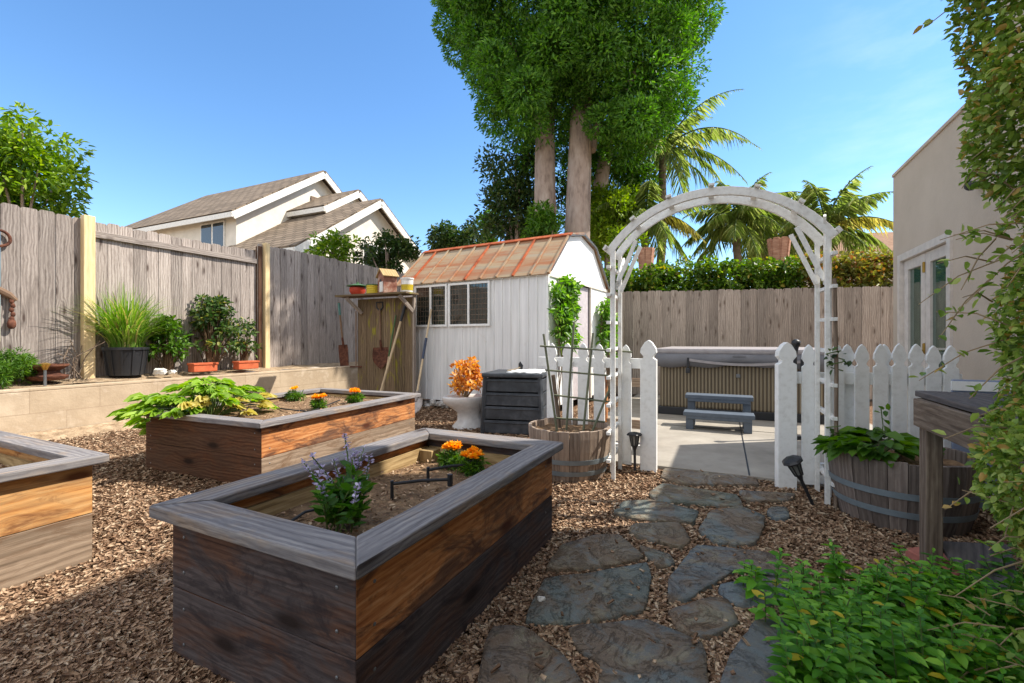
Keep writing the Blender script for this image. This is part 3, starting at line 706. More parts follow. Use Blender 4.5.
# ------------------------------------------------------------------ fences
def fence_board(m, x0, x1, z0, z1, y, th, ear=.03):
    m.prism([(x0, y, z0), (x1, y, z0), (x1, y, z1 - ear), (x1 - ear, y, z1), (x0 + ear, y, z1), (x0, y, z1 - ear)], (0, th, 0), (0, 0, 1))
FE0 = G(86, 375, .65)                 # foot of the first new post
fence = thing('wood_fence', 'weathered grey board fence with two new yellow posts along the left side', 'fence', (FE0.x, FE0.y, 0), YAW)
# fence frame: local y runs along the fence (away from camera), local +x faces the yard
def panel(y0, y1, z0, z1, seed, bw=.155, x=0.0, ear=.022):
    rnd = random.Random(seed); m = MB(); y = y0
    while y < y1 - .05:
        w_ = min(bw * rnd.uniform(.92, 1.06), y1 - y); j = rnd.uniform(-.006, .006); zt = z1 + rnd.uniform(-.018, .012)
        m.prism([(x + j, y + .003, z0), (x + j, y + w_ - .003, z0), (x + j, y + w_ - .003, zt - ear), (x + j, y + w_ - ear, zt), (x + j, y + ear, zt), (x + j, y + .003, zt - ear)], (-.018, 0, 0), (0, 0, 1))
        y += w_
    return m
panel(-5.5, .0, .5, 2.66, 1).build('board_panel', M['fence'], fence)
panel(.07, 2.36, .56, 2.66, 2, x=-.03).build('board_panel', M['fence'], fence)
panel(2.36, 9.6, .56, 2.80, 3, x=.02).build('board_panel', M['fence'], fence)
m = MB(); m.box((-.005, 1.2, 2.48), (.045, 2.3, .085)); m.build('rail', M['fence'], fence, bevel=.004)
m = MB(); m.box((-.06, 1.2, .72), (.045, 2.3, .09)); m.build('rail', M['fence'], fence, bevel=.004)
for y, zt, wd in ((0.0, 2.69, .12), (2.50, 2.82, .09)):
    m = MB(); m.box((.05, y, (zt + .5) / 2), (.09, wd, zt - .5)); m.build('post', M['post_yellow'], fence, bevel=.006)
m = MB(); m.box((.0, 2.40, 1.6), (.08, .07, 2.3)); m.build('old_post', M['plank_brown'], fence, bevel=.004)

bf0 = P(590, 293, 9.15); bf1 = P(925, 286.5, 8.05); bd = (bf1 - bf0); bd.z = 0; bl_ = bd.length; byaw = math.atan2(-bd.y, bd.x)
bfence = thing('wood_fence', 'brown board fence behind the hot tub, under the clipped hedge', 'fence', (bf0.x, bf0.y, 0), byaw)
rnd = random.Random(12); m = MB(); x = -1.6
while x < bl_ + 1.5:
    w_ = .145 * rnd.uniform(.94, 1.06); fence_board(m, x + .0012, x + w_ - .0012, .03, 2.06 + rnd.uniform(-.012, .012), rnd.uniform(-.006, .006), .018, .022); x += w_
m.build('board_panel', M['fence_back'], bfence)
m = MB()
for z in (.35, 1.75): m.box((bl_ / 2, .05, z), (bl_ + 3, .045, .09))
m.build('rail', M['fence_back'], bfence)
# ------------------------------------------------------------------ picket fences and arch
def picket_mb(w_, h, th, y=0, base=0.04):
    half = [(.5, base), (.5, h - .165), (.30, h - .150), (.30, h - .135), (.5, h - .105), (.46, h - .07), (.22, h - .02), (0, h)]
    pts = [(x * w_, y, z) for x, z in half] + [(-x * w_, y, z) for x, z in reversed(half[:-1])]
    m = MB(); m.prism(pts, (0, th, 0), (0, 0, 1)); return m
def picket_fence(label, p0, yaw, length, xs, wpk, post_at, rails, hp=1.07, extra=()):
    t = thing('picket_fence', label, 'fence', (p0.x, p0.y, 0), yaw, 'white picket fences beside the garden arch')
    rnd = random.Random(int(length * 100))
    for x in xs:
        m = picket_mb(wpk, hp + rnd.uniform(-.012, .008), .02, -.02)
        for i, v in enumerate(m.v): m.v[i] = Vector((v.x + x + (v.z * rnd.uniform(-.004, .004) if 0 else 0), v.y, v.z))
        m.build('picket', M['white'], t, bevel=.002)
    for z in rails:
        m = MB(); m.box((length / 2, .0225, z), (abs(length), .04, .085)); m.build('rail', M['white'], t, bevel=.003)
    for x, w_, h in post_at:
        m = picket_mb(w_, h, .075, -.05, 0.0)
        for i, v in enumerate(m.v): m.v[i] = Vector((v.x + x, v.y, v.z))
        m.build('gate_post', M['white'], t, bevel=.003)
    for x in extra:
        m = picket_mb(wpk, hp, .02, .05)
        for i, v in enumerate(m.v): m.v[i] = Vector((v.x + x, v.y, v.z))
        m.build('picket', M['white'], t, bevel=.002)
    return t
gl = G(649, 471, 0); gr = G(785, 488, 0)
picket_fence('white picket fence left of the gate opening, running behind the trellis barrel', gl, YAW, -1.0,
             [-.19, -.42, -.565, -.71, -.86], .095, [(0, .13, 1.10)], (.90, .16))
pfy = R(11)
picket_fence('white picket fence right of the gate opening, ending at the beige house', gr, pfy, 1.13,
             [.155, .34, .50, .62, .735, .84, .945, 1.05], .092, [(0, .125, 1.085)], (.82, .15), extra=(.44, .68))

AL = G(613, 481, 0); AR = G(828, 507, 0)
arch_w = (AR - AL).length; arch_yaw = math.atan2(-(AR - AL).y, (AR - AL).x)
arch = thing('garden_arch', 'white wooden garden arch with ladder sides over the gate opening', 'arch', (AL.x, AL.y, 0), arch_yaw)
DP = .33; SPR = 1.80
def hoop(y, w0, rad, name='hoop'):
    m = MB(); n = 26
    half = arch_w / 2 + w0; rise = rad; Rr = (half * half + rise * rise) / (2 * rise); cz = SPR + rise - Rr
    a0 = math.asin(min(1, half / Rr)) if rise <= half else math.pi / 2
    pts_o = []; pts_i = []
    for i in range(n + 1):
        a = -a0 + 2 * a0 * i / n
        pts_o.append(Vector((arch_w / 2 + math.sin(a) * Rr, y, cz + math.cos(a) * Rr)))
        pts_i.append(Vector((arch_w / 2 + math.sin(a) * (Rr - .06), y, cz + math.cos(a) * (Rr - .06))))
    m.prism(pts_o + list(reversed(pts_i)), (0, .028, 0), (1, 0, 0)); m.build(name, M['white_old'], arch, bevel=.003)
    return Rr, cz, a0
Rr, cz, a0 = hoop(0, .06, .40); hoop(DP - .028, .06, .425)
for i in range(7):
    a = -a0 * .98 + 2 * a0 * .98 * i / 6
    c = Vector((arch_w / 2 + math.sin(a) * (Rr + .012), DP / 2, cz + math.cos(a) * (Rr + .012)))
    m = MB(); rot = Matrix.Rotation(a, 3, 'Y'); m.box(c, (.04, DP + .06, .018), rot); m.build('slat', M['white_old'], arch, bevel=.002)
for xx, sg in ((0, -1), (arch_w, 1)):
    for yy in (0.014, DP - .014):
        m = MB(); m.box((xx, yy, .92), (.030, .026, 1.84)); m.build('leg', M['white_old'], arch, bevel=.003)
    m = MB(); m.box((xx + sg * .03, DP * .33, .92), (.024, .02, 1.76)); m.build('leg', M['white_old'], arch, bevel=.002)
    if sg > 0:
        m = MB(); m.tube([(xx + .035, -.03, 0), (xx + .04, -.03, .9), (xx + .03, -.025, 1.5)], .012, 6); m.build('support_stake', M['bench'], arch)
    for k in range(8):
        z = .16 + k * .215
        m = MB(); m.bar((xx + sg * .028, -.05, z), (xx + sg * .028, DP + .06, z + .01), .03, .024); m.build('rung', M['white_old'], arch, bevel=.002)
    for yy in (0.045, DP - .045):
        m = MB(); m.bar((xx - sg * .01, yy, 1.50), (xx - sg * .17, yy, SPR + .07), .018, .03); m.build('brace', M['white_old'], arch, bevel=.002)
m = MB(); m.bar((.03, .02, 1.55), (.03, DP, 1.78), .016, .03); m.build('brace', M['white_old'], arch)
m = MB(); m.bar((arch_w - .02, -.012, 1.92), (arch_w + .03, .25, 1.50), .016, .04); m.build('brace', M['white_old'], arch)

# ------------------------------------------------------------------ barrels and trellis
def barrel(label, c, r0, r1, h, mat, hoops, seed):
    t = thing('barrel_planter', label, 'planter', c, 0, 'half barrel planters'); n = 26; rnd = random.Random(seed)
    m = MB()
    def rad(z): return r0 + (r1 - r0) * math.sin(z / h * math.pi / 2)
    for k in range(n):
        a0_, a1_ = (k + .02) / n * 2 * math.pi, (k + .98) / n * 2 * math.pi; dr = rnd.uniform(-.003, .003); top = h + rnd.uniform(-.006, .004)
        zs = [0, h * .3, h * .6, h * .85, top]; vs = []
        for z in zs:
            for a, rr in ((a0_, rad(z) + dr), (a1_, rad(z) + dr), (a1_, rad(z) - .026), (a0_, rad(z) - .026)): vs.append((math.cos(a) * rr, math.sin(a) * rr, z))
        fs = []
        for i in range(4):
            for q in range(4): fs.append((i * 4 + q, i * 4 + (q + 1) % 4, i * 4 + 4 + (q + 1) % 4, i * 4 + 4 + q))
        fs += [(3, 2, 1, 0), (16, 17, 18, 19)]
        m.add(vs, fs, ZUP)
    m.build('staves', mat, t)
    for z in hoops:
        m = MB(); m.lathe([(rad(z - .018) + .0065, z - .018), (rad(z + .018) + .0065, z + .018), (rad(z + .018) + .002, z + .018), (rad(z - .018) + .002, z - .018), (rad(z - .018) + .0065, z - .018)], 40, cap0=False, cap1=False)
        m.build('hoop', M['hoop'], t, smooth=True)
    m = MB(); vs = [(0, 0, h - .05)]
    for ring in range(1, 7):
        for k in range(24): rr = (r1 - .03) * ring / 6; vs.append((math.cos(k * math.pi / 12) * rr, math.sin(k * math.pi / 12) * rr, h - .06 + rnd.uniform(-.012, .02)))
    fs = [(0, 1 + k, 1 + (k + 1) % 24) for k in range(24)] + [(1 + q * 24 + k, 1 + q * 24 + 24 + k, 1 + q * 24 + 24 + (k + 1) % 24, 1 + q * 24 + (k + 1) % 24) for q in range(5) for k in range(24)]
    m.add(vs, fs); m.build('soil', M['soil'], t, smooth='all')
    return t
bc1 = Vector((.475, 3.78, 0)); barrel('pale half barrel holding the stick trellis, left of the arch', bc1, .285, .34, .40, M['barrel'], (.07, .16), 1)
bc2 = Vector((2.41, 2.83, 0)); barrel('dark half barrel with a leafy green plant, right of the arch', bc2, .31, .375, .41, M['barrel_dark'], (.115, .225), 2)
tr = thing('stick_trellis', 'grid of green garden stakes fanning up from the pale barrel', 'trellis', (bc1.x, bc1.y, .34))
def T(px, py, d=3.83): v = P(px, py, d); return v - Vector((bc1.x, bc1.y, .34))
for a, b in (((557, 432), (543.5, 334)), ((566, 434), (574, 322)), ((583, 434), (593, 333)), ((590, 437), (611, 385))):
    m = MB(); m.tube([T(*a, 3.80), T(*b, 3.88)], .010, 7); m.build('stake', M['stake'], tr)
for a, b in (((540, 346), (632, 352)), ((545, 370), (612, 376)), ((554, 395), (610, 402)), ((556, 418), (605, 422))):
    m = MB(); m.tube([T(*a, 3.86), T(*b, 3.86)], .008, 7); m.build('crosspiece', M['stake'], tr)
m = MB(); m.bar(T(553, 375, 3.9), T(560, 430, 3.9), .03, .03); m.build('crosspiece', M['bench'], tr)
cp = thing('bean_plant', 'low plant with broad glossy green leaves in the dark barrel', 'plant', (bc2.x - .16, bc2.y - .02, .36))
n = 130; a = RNG.random(n) * 6.28; r = RNG.random(n) ** .6 * .24
Pn = np.stack([np.cos(a) * r, np.sin(a) * r * .8, .06 + .13 * (1 - r / .26) * RNG.random(n) + .02], 1)
D = np.stack([np.cos(a), np.sin(a), RNG.normal(size=n) * .3 + .1], 1)
leaves('foliage', M['lf_mid'], Pn, D, .12, .085, cp, fold=.12, droop=.3, up=np.repeat([[0, 0, 1.0]], n, 0) + RNG.normal(size=(n, 3)) * .3)
m = MB()
for i in range(12): m.tube([(0, 0, 0), (Pn[i][0], Pn[i][1], Pn[i][2])], .004, 5)
m.tube([(.06, .05, 0), (.09, .06, .2), (.06, .04, .32)], .003, 5)
m.build('stems', M['gstem'], cp)
n = 14; leaves('tendril_leaves', M['lf_mid'], np.stack([.07 + RNG.normal(size=n) * .02, .05 + RNG.normal(size=n) * .02, .12 + .2 * RNG.random(n)], 1), sphere_dirs(n), .05, .03, cp)
# small climbing sprigs on the arch leg
for k, (z0, lb) in enumerate(((.42, 'green tendril wound low on the right arch leg'), (.90, 'green tendril wound high on the right arch leg'))):
    o_ = thing('climbing_tendril', lb, 'vine', (AR.x + .02, AR.y - .04, z0), 0, 'tendrils on the arch')
    m = MB(); m.tube([(.05 * math.cos(i), .05 * math.sin(i), i * .012) for i in range(12)], .004, 5); m.build('stem', M['gstem'], o_)
    n = 16; leaves('foliage', M['lf_dark'], RNG.normal(size=(n, 3)) * .035 + [0, 0, .07], sphere_dirs(n), .045, .03, o_)

# ------------------------------------------------------------------ solar path lights
def solar(label, base, top_vec, yaw=0):
    t = thing('solar_light', label, 'path light', base, 0, 'solar path lights'); z = Vector(top_vec).normalized(); x = z.orthogonal().normalized(); x = Vector((1, 0, 0)) - z * z.x; x.normalize(); y = z.cross(x)
    rot = Matrix((x, y, z)).transposed().to_4x4(); L = Vector(top_vec).length
    def bb(mb, name, mat, **k):
        mb.v = [rot @ Vector(v) for v in mb.v]; return mb.build(name, mat, t, **k)
    m = MB(); m.tube([(0, 0, -.03), (0, 0, L * .62)], .011, 8); m.tube([(0, 0, L * .55), (0, 0, L * .66)], [.012, .022], 10); bb(m, 'stake', M['black'])
    z0, z1 = L * .66, L * .93; m = MB(); m.lathe([(.022, z0), (.036, z1)], 8, cap0=True, cap1=True); bb(m, 'lantern', M['steel_glass'])
    m = MB()
    for k in range(8):
        a = k * math.pi / 4; m.bar((math.cos(a) * .026, math.sin(a) * .026, z0), (math.cos(a) * .043, math.sin(a) * .043, z1), .006, .006)
    m.lathe([(.027, z0 - .004), (.029, z0 + .006)], 8); bb(m, 'cage', M['black'])
    m = MB(); m.lathe([(.062, z1 - .004), (.064, z1 + .004), (.052, z1 + .016), (.02, z1 + .024)], 8); bb(m, 'cap', M['black'])
M['steel_glass'] = m_glass('smoky_glass', lin(120, 122, 118), .15, .6)
lb = G(635, 473, 0); solar('upright black solar path light before the left gate post', lb, Vector((.0, 0.02, .335)))
rb = G(814, 507, 0); solar('tilted black solar path light before the right gate post', rb, Vector((-.165, -.02, .33)))

# ------------------------------------------------------------------ hot tub and steps
tub = thing('hot_tub', 'covered hot tub with ribbed tan sides and grey vinyl cover against the back fence', 'hot tub', (2.10, 6.58, .035), YAW)
TW = 2.15
m = MB(); m.box((TW / 2, 1.0, .41), (TW - .06, 1.94, .66)); m.build('cabinet', M['cab'], tub, bevel=.05)
m = MB(); m.box((TW / 2, 1.0, .055), (TW - .02, 1.98, .11)); m.build('base', M['black'], tub, bevel=.01)
m = MB(); m.box((TW / 2, 1.0, .905), (TW + .05, 2.05, .085)); m.build('cover', M['cover_top'], tub, bevel=.03)
m = MB()
xs = [i / 24 for i in range(25)]
vs = []
for u in xs:
    x = -.02 + (TW + .04) * u; sag = .17 + .02 * math.sin(u * 9) + .015 * math.sin(u * 23)
    vs += [(x, -.036, .87), (x, -.05 - .012 * math.sin(u * 17), .87 - sag * .5), (x, -.03, .87 - sag), (x, -.008, .87 - sag), (x, -.008, .87)]
m.add(vs, [(i * 5 + q, (i + 1) * 5 + q, (i + 1) * 5 + (q + 1) % 5, i * 5 + (q + 1) % 5) for i in range(24) for q in range(5)], (1, 0, 0)); m.build('skirt', M['cover'], tub, smooth='all')
m = MB(); q = []
for i in range(13): u = i / 12; q.append((.42 + 1.35 * u, -.066, .79 - .055 * math.sin(u * math.pi)))
for i in range(12): m.bar(q[i], q[i + 1], .006, .035, (0, 0, 1))
m.build('strap', M['cover_top'], tub)
for x in (.42, 1.77):
    m = MB(); m.box((x, -.07, .74), (.03, .012, .16)); m.box((x, -.072, .64), (.06, .03, .07)); m.build('buckle', M['black'], tub, bevel=.006)
m = MB(); m.box((1.06, -.055, .845), (.16, .004, .02)); m.build('badge', M['cover'], tub)
m = MB(); m.box((1.05, .012, .58), (.05, .03, .05)); m.build('valve', M['steel'], tub, bevel=.008)
sl = G(686, 429, .035); st = thing('spa_steps', 'two tread blue grey plastic steps in front of the hot tub', 'steps', (sl.x, sl.y, .035), YAW)
SW = .70
for y, z in ((.10, .185), (.38, .36)):
    m = MB(); m.box((SW / 2, y, z), (SW + .06, .24, .05)); m.box((SW / 2, y - .105, z - .035), (SW, .02, .05)); m.build('tread', M['slate_grey'], st, bevel=.008)
for x in (.04, SW - .04):
    m = MB(); m.box((x, .05, .08), (.085, .10, .16), g=(0, 0, 1)); m.box((x, .38, .167), (.085, .16, .335), g=(0, 0, 1)); m.box((x, .22, .12), (.05, .3, .07)); m.build('leg', M['slate_grey'], st, bevel=.006)
m = MB(); v0 = P(792, 372, 4.6)
o_ = thing('cover_lifter', 'black pump handle standing behind the right gate post', 'handle', (P(795, 400, 4.9).x, 4.9, .035))
m.tube([(0, 0, 0), (0, 0, .9), (.01, 0, 1.0)], [.02, .02, .03], 8); m.box((0, 0, .02), (.12, .12, .04)); m.blob((.01, 0, 1.03), .045, 2, .05); m.build('pole', M['black'], o_, smooth=True)
# brown board stand behind the left gate post
bp = P(653, 400, 4.7)
o_ = thing('plank_stand', 'small brown wooden frame half hidden behind the left gate post', 'frame', (bp.x, 4.7, .035), YAW)
for x in (0, -.5):
    m = MB(); m.box((x, 0, .34), (.05, .05, .68), g=(0, 0, 1)); m.build('upright', M['plank_orange'], o_)
for z in (.62, .18):
    m = MB(); m.box((-.25, 0, z), (.45, .03, .09)); m.build('crossbar', M['plank_tan'], o_)

# ------------------------------------------------------------------ shed
SY = R(30)
shed = thing('garden_shed', 'white metal garden shed with rusty barn roof and four pane windows', 'shed', (.50, 6.40, 0), SY)
SL, SWD = 2.78, 2.6; EV = 2.06
prof = [(0, EV), (.70, 2.70), (1.3, 2.83), (1.9, 2.70), (2.6, EV)]
# long front wall: corrugated sheet, from x=-SL to 0 at y=0
def corr_wall(p0, p1, z0, z1, cut=None):
    p0, p1 = Vector(p0), Vector(p1); L = (p1 - p0).length; d = (p1 - p0).normalized(); nrm = Vector((d.y, -d.x, 0)); m = MB(); vs = []; n = int(L / .145)
    xs = []
    for i in range(n):
        s0 = i * L / n; w_ = L / n
        xs += [(s0, 0), (s0 + w_ * .72, 0), (s0 + w_ * .79, .014), (s0 + w_ * .93, .014)]
    xs.append((L, 0))
    for s_, o_ in xs:
        q = p0 + d * s_ + nrm * o_; vs += [(q.x, q.y, z0), (q.x, q.y, z1)]
    m.add(vs, [(2 * i, 2 * i + 2, 2 * i + 3, 2 * i + 1) for i in range(len(xs) - 1)], ZUP); return m
corr_wall((-SL, 0, 0), (0, 0, 0), .13, EV).build('wall', M['shed'], shed)
corr_wall((-SL, SWD, 0), (-SL, 0, 0), .13, EV).build('wall', M['shed'], shed)
m = MB(); m.box((-SL / 2, SWD, (EV + .13) / 2), (SL, .02, EV - .13)); m.build('wall', M['shed'], shed)
m = MB(); m.prism([(-SL, y, z) for y, z in prof], (.02, 0, 0)); m.build('gable', M['shed'], shed)
# right gable end
m = MB(); m.prism([(-.005, y, z - .012) for y, z in prof], (-.02, 0, 0)); m.build('gable', M['white'], shed)
for y0, y1 in ((0, .62), (1.72, 2.6)):
    m = MB(); m.box((-.012, (y0 + y1) / 2, (EV + .13) / 2 - .01), (.02, y1 - y0, EV - .15)); m.build('wall', M['white'], shed)
m = MB(); m.box((-.045, 1.17, (EV + .13) / 2 - .03), (.02, 1.12, EV - .2)); m.build('door', M['shed_door'] if 'shed_door' in M else M['white'], shed)
m = MB(); m.box((.008, 1.3, EV - .03), (.02, 2.6, .05)); m.box((-.005, .60, 1.05), (.03, .05, 1.9), g=(0, 0, 1)); m.box((-.005, 1.74, 1.05), (.03, .05, 1.9), g=(0, 0, 1)); m.build('door_trim', M['cream'], shed)
m = MB(); m.box((-.03, .74, 1.0), (.03, .05, .09)); m.build('door_handle', M['black'], shed)
m = MB(); m.box((.004, .0, 1.09), (.035, .035, 1.93), g=(0, 0, 1)); m.build('corner_trim', M['white'], shed)
# roof: five sheets with ribs
xo = .06
for i in range(4):
    (ya, za), (yb, zb) = prof[i], prof[i + 1]; d = Vector((0, yb - ya, zb - za)); nrm = Vector((0, -d.z, d.y)).normalized()
    a = Vector((0, ya, za)) - (d.normalized() * .07 if i == 0 else Vector((0, 0, 0))); b = Vector((0, yb, zb)) + (d.normalized() * .07 if i == 3 else Vector((0, 0, 0)))
    m = MB(); q = [Vector((-SL - xo, a.y, a.z)), Vector((xo, a.y, a.z)), Vector((xo, b.y, b.z)), Vector((-SL - xo, b.y, b.z))]
    m.prism([p + nrm * .004 for p in q], nrm * .012, d); m.build('roof_sheet', M['roofrust'], shed)
    if i < 2:
        for k in range(11):
            x = -SL - xo + .02 + (SL + 2 * xo - .04) * k / 10
            m = MB(); m.bar(Vector((x, a.y, a.z)) + nrm * .028, Vector((x, b.y, b.z)) + nrm * .028, .035, .026, nrm)
            m.build('roof_rib', M['rustred'] if k in (1, 5, 8) else M['roofrust'], shed, bevel=.004)
m = MB(); (ya, za), (yb, zb) = prof[0], prof[1]
m.box((-SL / 2, .69, 2.725), (SL + .16, .10, .02), Matrix.Rotation(R(30), 3, 'X')); m.build('ridge_cap', M['rustred'], shed)
m = MB()
for i in range(4):
    (ya, za), (yb, zb) = prof[i], prof[i + 1]; m.bar((.05, ya, za + .01), (.05, yb, zb + .01), .03, .02, (1, 0, 0))
m.build('roof_edge', M['steel'], shed)
m = MB(); m.box((-SL / 2, -.03, EV - .035), (SL + .06, .02, .03)); m.build('gutter_trim', M['white'], shed)
for x0, x1 in ((-1.715, -.965), (-2.42, -1.775)):
    zb, zt = 1.33, 1.98
    m = MB(); fw = .035
    m.box(((x0 + x1) / 2, -.02, zb), (x1 - x0 + fw, .035, fw)); m.box(((x0 + x1) / 2, -.02, zt), (x1 - x0 + fw, .035, fw))
    for x in (x0, (x0 + x1) / 2, x1): m.box((x, -.0205, (zb + zt) / 2), (fw, .035, zt - zb - fw), g=(0, 0, 1))
    wf = m.build('window', M['white'], shed, bevel=.003)
    for k in range(2):
        a = x0 + (x1 - x0) * k / 2 + .018; b = x0 + (x1 - x0) * (k + 1) / 2 - .018
        m = MB(); m.box(((a + b) / 2, -.014, (zb + zt) / 2), (b - a, .006, zt - zb - .03)); m.build('pane', M['pane'], wf)
    m = MB()
    for k in range(1, 8): m.box(((x0 + x1) / 2, -.019, zb + (zt - zb) * k / 8), (x1 - x0 - .05, .003, .006))
    for k in range(1, 12): m.box((x0 + (x1 - x0) * k / 12, -.0195, (zb + zt) / 2), (.006, .003, zt - zb - .04), g=(0, 0, 1))
    m.build('wire_grid', M['bench'], wf)
# rubble footing of the shed
ft = thing('stone_footing', 'whitish broken stones under the shed wall', 'stones', (.5, 6.4, 0), SY); m = MB(); rnd = random.Random(21)
for i in range(34): m.blob((-SL + .05 + (SL - .1) * i / 33 + rnd.uniform(-.03, .03), rnd.uniform(-.03, .08), rnd.uniform(.02, .08)), (rnd.uniform(.04, .08), .05, rnd.uniform(.035, .07)), i, .25, 4)
m.build('stones', M['rubble'], ft)
# vines on the gable end
def vine(label, y0, y1, z0, z1, n, seed):
    t = thing('climbing_vine', label, 'vine', (.5, 6.4, 0), SY, 'vines on the shed end'); rnd = random.Random(seed)
    cs = []; rs = []
    for i in range(n):
        cs.append((.10 + rnd.random() * .07, y0 + (y1 - y0) * rnd.random(), z0 + (z1 - z0) * (rnd.random() ** .9))); rs.append(rnd.uniform(.07, .13))
    bushy('foliage', M['lf_vine'], cs, rs, 42, .085, .04, t, rnd=.9, droop=.2, fill=.1)
    m = MB()
    for i in range(5): m.tube([(.08, y0 + (y1 - y0) * (i + .5) / 5, 0), (.08, y0 + (y1 - y0) * rnd.random(), (z0 + z1) / 2), (.08, y0 + (y1 - y0) * rnd.random(), z1)], .008, 5)
    m.build('stems', M['stem'], t)
vine('leafy green vine covering the near side of the shed door', .05, .66, 1.0, 1.98, 40, 1)
vine('narrow green vine on the far side of the shed door beside the arch', 2.0, 2.6, .7, 1.80, 26, 2)
# ------------------------------------------------------------------ compost bin, toilet planter
cb0 = G(481, 434, 0); cb1 = Vector((.40, 4.92, 0)); cyaw = R(14)
comp = thing('compost_bin', 'dark grey slatted plastic compost bin against the white shed', 'compost bin', (cb0.x, cb0.y, 0), cyaw)
CW, CD, CH = .74, .70, .70
def slat(m, face, k, nk=4):
    z0 = .02 + k * (CH - .06) / nk; z1 = z0 + (CH - .06) / nk - .014; tp = .03 * (z0 / CH); 
    if face == 'f': m.bar((tp + .02, .01 + tp, (z0 + z1) / 2), (CW - tp - .02, .01 + tp, (z0 + z1) / 2), .03, z1 - z0); m.bar((tp + .03, -.008 + tp, z1 - .022), (CW - tp - .03, -.008 + tp, z1 - .022), .02, .014)
    if face == 'r': m.bar((CW - tp - .01, .02, (z0 + z1) / 2), (CW - tp - .01, CD - .02, (z0 + z1) / 2), .03, z1 - z0)
    if face == 'l': m.bar((tp + .01, .02, (z0 + z1) / 2), (tp + .01, CD - .02, (z0 + z1) / 2), .03, z1 - z0)
    if face == 'b': m.bar((tp + .02, CD - .01 - tp, (z0 + z1) / 2), (CW - tp - .02, CD - .01 - tp, (z0 + z1) / 2), .03, z1 - z0)
for fc in 'frlb':
    m = MB()
    for k in range(4): slat(m, fc, k)
    m.build('slatted_side', M['compost'], comp, bevel=.006)
m = MB()
for x in (.015, CW - .015):
    for y in (.0, CD): m.bar((x, y, 0), (x * .92 + .03, y * .94 + .02, CH - .03), .045, .045)
m.build('corner_frame', M['compost'], comp, bevel=.008)
m = MB(); m.box((CW / 2, CD / 2, CH - .01), (CW - .01, CD + .02, .05)); m.build('lid', M['compost'], comp, bevel=.015)
m = MB(); vs = []; rnd = random.Random(3)
for i in range(9):
    for j in range(7): vs.append((.30 + .40 * i / 8 + rnd.uniform(-.01, .01), .05 + .5 * j / 6, CH + .022 + rnd.random() * .014))
m.add(vs, [(j + i * 7, j + i * 7 + 7, j + i * 7 + 8, j + i * 7 + 1) for i in range(8) for j in range(6)]); vs2 = []
o_ = m.build('cover_sheet', M['white'], None, smooth='all'); o_.location = (cb0.x, cb0.y, 0); o_.rotation_euler = (0, 0, -cyaw)
md = o_.modifiers.new('thick', 'SOLIDIFY'); md.thickness = .012
tag(o_, 'crumpled white sheet lying on the compost bin lid', 'sheet')
o_ = thing('hand_trowel', 'small dark trowel stuck upright on the compost bin lid', 'trowel', P(516, 372, 5.35)); o_.location.z = CH + .03
m = MB(); m.tube([(-.10, 0, .01), (.0, 0, .03), (.05, 0, .05)], .006, 6); m.build('handle', M['handle'], o_)
m = MB(); m.prism([(.03, 0, .03), (.075, 0, .02), (.085, 0, .07), (.05, 0, .12), (.03, 0, .09)], (0, .012, 0)); m.build('blade', M['black'], o_, bevel=.003)

tp = G(466, 428, 0); tp.y = 5.72; tp.x = -.58
tl = thing('toilet_planter', 'old white toilet bowl reused as a planter beside the compost bin', 'planter', tp, R(-20))
m = MB()
def loft(rings, n=28):
    vs = []
    for z, rx, ry, ox in rings:
        for k in range(n):
            a = 2 * math.pi * k / n; c_, s_ = math.cos(a), math.sin(a); q = 1 + .12 * max(0, -c_)
            vs.append((ox + rx * c_ * q, ry * s_, z))
    return vs, [(i * n + k, i * n + (k + 1) % n, (i + 1) * n + (k + 1) % n, (i + 1) * n + k) for i in range(len(rings) - 1) for k in range(n)]
vs, fs = loft([(0, .21, .155, .06), (.03, .205, .15, .06), (.10, .15, .115, .06), (.20, .145, .12, .05), (.27, .21, .165, .02), (.33, .26, .20, 0), (.38, .27, .21, 0), (.40, .265, .205, 0), (.40, .22, .165, 0), (.33, .19, .14, 0)])
m.add(vs, fs); m.build('bowl', M['ceramic'], tl, smooth='all')
m = MB(); m.lathe([(.0, .34), (.19, .35)], 20, cap0=False, cap1=False, sy=.76); m.build('soil', M['soil'], tl)
gp = thing('golden_shrub', 'orange and gold leaved succulent shrub growing from the toilet bowl', 'plant', (tp.x, tp.y, .35))
m = MB(); rnd = random.Random(6); cs = []; rs = []
for i in range(22):
    a = rnd.uniform(0, 6.28); rr = rnd.uniform(.03, .23); h = rnd.uniform(.1, .48) if rr < .17 else rnd.uniform(.08, .3); q = (math.cos(a) * rr, math.sin(a) * rr, h)
    m.tube([(0, 0, 0), (q[0] * .5, q[1] * .5, h * .6), q], .006, 5); cs.append(q); rs.append(rnd.uniform(.045, .07))
m.build('stems', M['twig'], gp); bushy('foliage', M['goldleaf'], cs, rs, 34, .06, .035, gp, rnd=.6, upb=.4, fill=.1)

